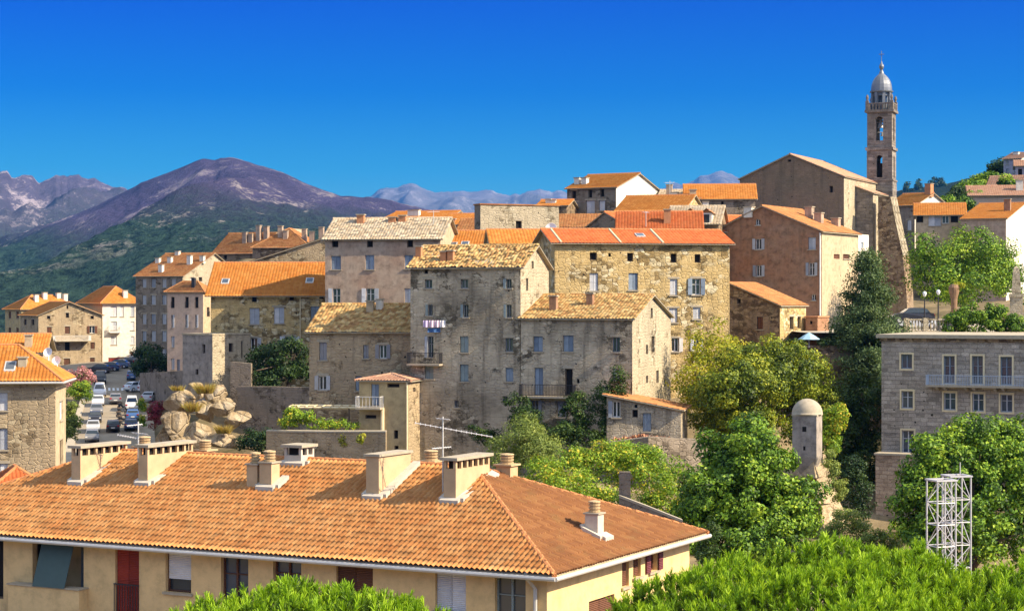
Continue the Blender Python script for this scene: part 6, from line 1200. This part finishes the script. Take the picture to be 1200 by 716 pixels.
# ---- plaza above the ashlar building
pz = P(0, 389, 178).z; mb = MB(); mb.poly([(26, 172, pz), (110, 172, pz), (110, 255, pz), (26, 255, pz)]); tag(mb.build('plaza', M['paving']), kind='structure')
wall_run('plaza_wall', 'pale retaining wall carrying the plaza balustrade', [(1056, 173), (1130, 172.5), (1320, 172)], 389, 470, 'stone_pale', .8)
b = P(1062, 388.5, 173.2); r_ = tag(empty('balustrade', b), 'stone balustrade with square piers along the plaza edge', 'balustrade'); L_ = (1113-1062)/F*173; hb = (388.5-373.5)/F*173; mb = MB(); mb.box((-.2,-.16,hb-.14), (L_,.16,hb)); mb.box((-.2,-.16,0), (L_,.16,.1)); mb.build('rail', M['stone_pale'], r_)
mb = MB(); n = int(L_/.27)
for k in range(n): mb.lathe([(.05,.101), (.09,.3), (.05,.6), (.07,hb-.141)], (k*.27, 0, 0), 6)
o = mb.build('baluster', M['stone_pale'], r_); o['kind'] = 'stuff'
for k in (0, .74, 1.65): mb = MB(); mb.box((k*2.3-.22,-.2,0), (k*2.3+.22,.2,hb+.06)); mb.build('pier', M['stone_pale'], r_)
ob = P(1191, 392, 182); so = 182/F; r_ = tag(empty('obelisk', ob, -R(14)), 'grey war-memorial obelisk on a stepped pedestal on the plaza', 'monument'); Zo = lambda py: (392-py)*so
mb = MB(); mb.box((-11*so,-11*so,0), (11*so,11*so,Zo(380))); mb.box((-8.5*so,-8.5*so,Zo(380)+.002), (8.5*so,8.5*so,Zo(366))); mb.box((-7.2*so,-7.2*so,Zo(366)+.002), (7.2*so,7.2*so,Zo(348))); mb.box((-8.6*so,-8.6*so,Zo(348)+.002), (8.6*so,8.6*so,Zo(344.5))); mb.build('pedestal', M['stone_pale'], r_)
mb = MB(); mb.lathe([(7.6*so, Zo(344.4)), (5.6*so, Zo(319)), (4.0*so, Zo(314)), (.05, Zo(312))], n=4, a0=R(45)); mb.build('shaft', M['stone_pale'], r_)
for px, lb, pt in ((1083.5, 'twin globe plaza lamp nearer the parked dark car', 343), (1099.5, 'twin globe plaza lamp nearer the palm trunk', 341)): street_lamp(px, 388, pt, lb, 180, 'plaza lamps')
pb = P(1118, 392, 181); r_ = tag(empty('palm_trunk', pb), 'stout brown palm trunk with one small green frond', 'tree'); sp_ = 181/F; Zp = lambda py: (392-py)*sp_
mb = MB(); mb.lathe([(4*sp_, 0), (3.4*sp_, Zp(365)), (4.0*sp_, Zp(350)), (6.0*sp_, Zp(342)), (6.6*sp_, Zp(337)), (4.5*sp_, Zp(333.5)), (.05, Zp(333))], n=14); mb.build('trunk', M['palm_bark'], r_)
c, nn, t = blob_points([(1124, 335, 5, 6, 0, 1)], 181, .3, 400); link('frond', leaf_mesh('frond', c-np.array(pb), nn, .3*rng.uniform(.7, 1.3, len(c)), t, .3), M['leaf_yellow'], r_)
make_car('plaza_car', 'dark car parked on the plaza behind the balustrade', 0, 0, BLK, 'car', False, 80, on=P(1068, 375, 186)-Vector((0, 0, .35)), group=None)
make_car('plaza_car', 'pale car parked behind the dark plaza car under the trees', 0, 0, SIL, 'car', False, 80, on=Vector((P(1075, 380, 196).x, 196, pz)), group=None)
for k, (px, py, rx_, rz_) in enumerate(((1118, 377, 12, 13), (1136, 372, 13, 18), (1155, 373, 14, 17), (1172, 375, 11, 16), (1193, 380, 12, 11))):
    bush('plaza_shrub', ['low leafy shrub by the palm trunk on the plaza edge', 'tall leafy shrub second along the plaza edge', 'wide shrub in the middle of the plaza edge hedge', 'shrub just before the obelisk on the plaza edge', 'shrub in front of the obelisk foot'][k], 173.5, [(px, py, rx_, rz_, 0, .7), (px-3, py+6, rx_, rz_*.6, 0, .7)], 6000, .2, 'leaf_green', .6, group='shrubs along the plaza edge')
antenna('thin aerial on the ridge of the tan house', 508, 247, 262, 191, [(.9, -.6, .6, 20, 6, .3)]); antenna('thin aerial standing on the broad plain red roof slope', 757, 248, 268, 201, [(.95, -.4, .5, 60, 5, .3)])
antenna('dark aerial mast on the skyline roofs beside the narrow pale-tiled house', 785, 212, 234, 240, [(.9, -.7, .7, 30, 6, .35)])
# tiles heap by the lean-to, roof clutter
rb = P(752, 520, 134); M['rubble'] = m_plain('broken_tiles', (.45,.22,.12), .95, var=.7, scale=2)
mb = MB()
for k in range(260):
    x, y = random.uniform(-2, 2), random.uniform(-.8, .8); z = .5-.12*abs(x)-.2*abs(y)+random.uniform(-.1, .1); a = random.uniform(0, 3); c, s_ = math.cos(a), math.sin(a); t = random.uniform(-.25, .25)
    mb.poly([(x-c*.2, y-s_*.2, z), (x+s_*.12, y-c*.12, z+t), (x+c*.2, y+s_*.2, z+.02), (x-s_*.12, y+c*.12, z-t)])
mb.poly([(-2.2,-.9,-.4), (2.2,-.9,-.4), (2,.0,.35), (-2,0,.35)]); mb.poly([(-2.2,.9,-.4), (2.2,.9,-.4), (2,0,.35), (-2,0,.35)])
o = mb.build('tile_heap', M['rubble']); o.location = rb; tag(o, 'heap of broken red roof tiles beside the lean-to', 'tiles')
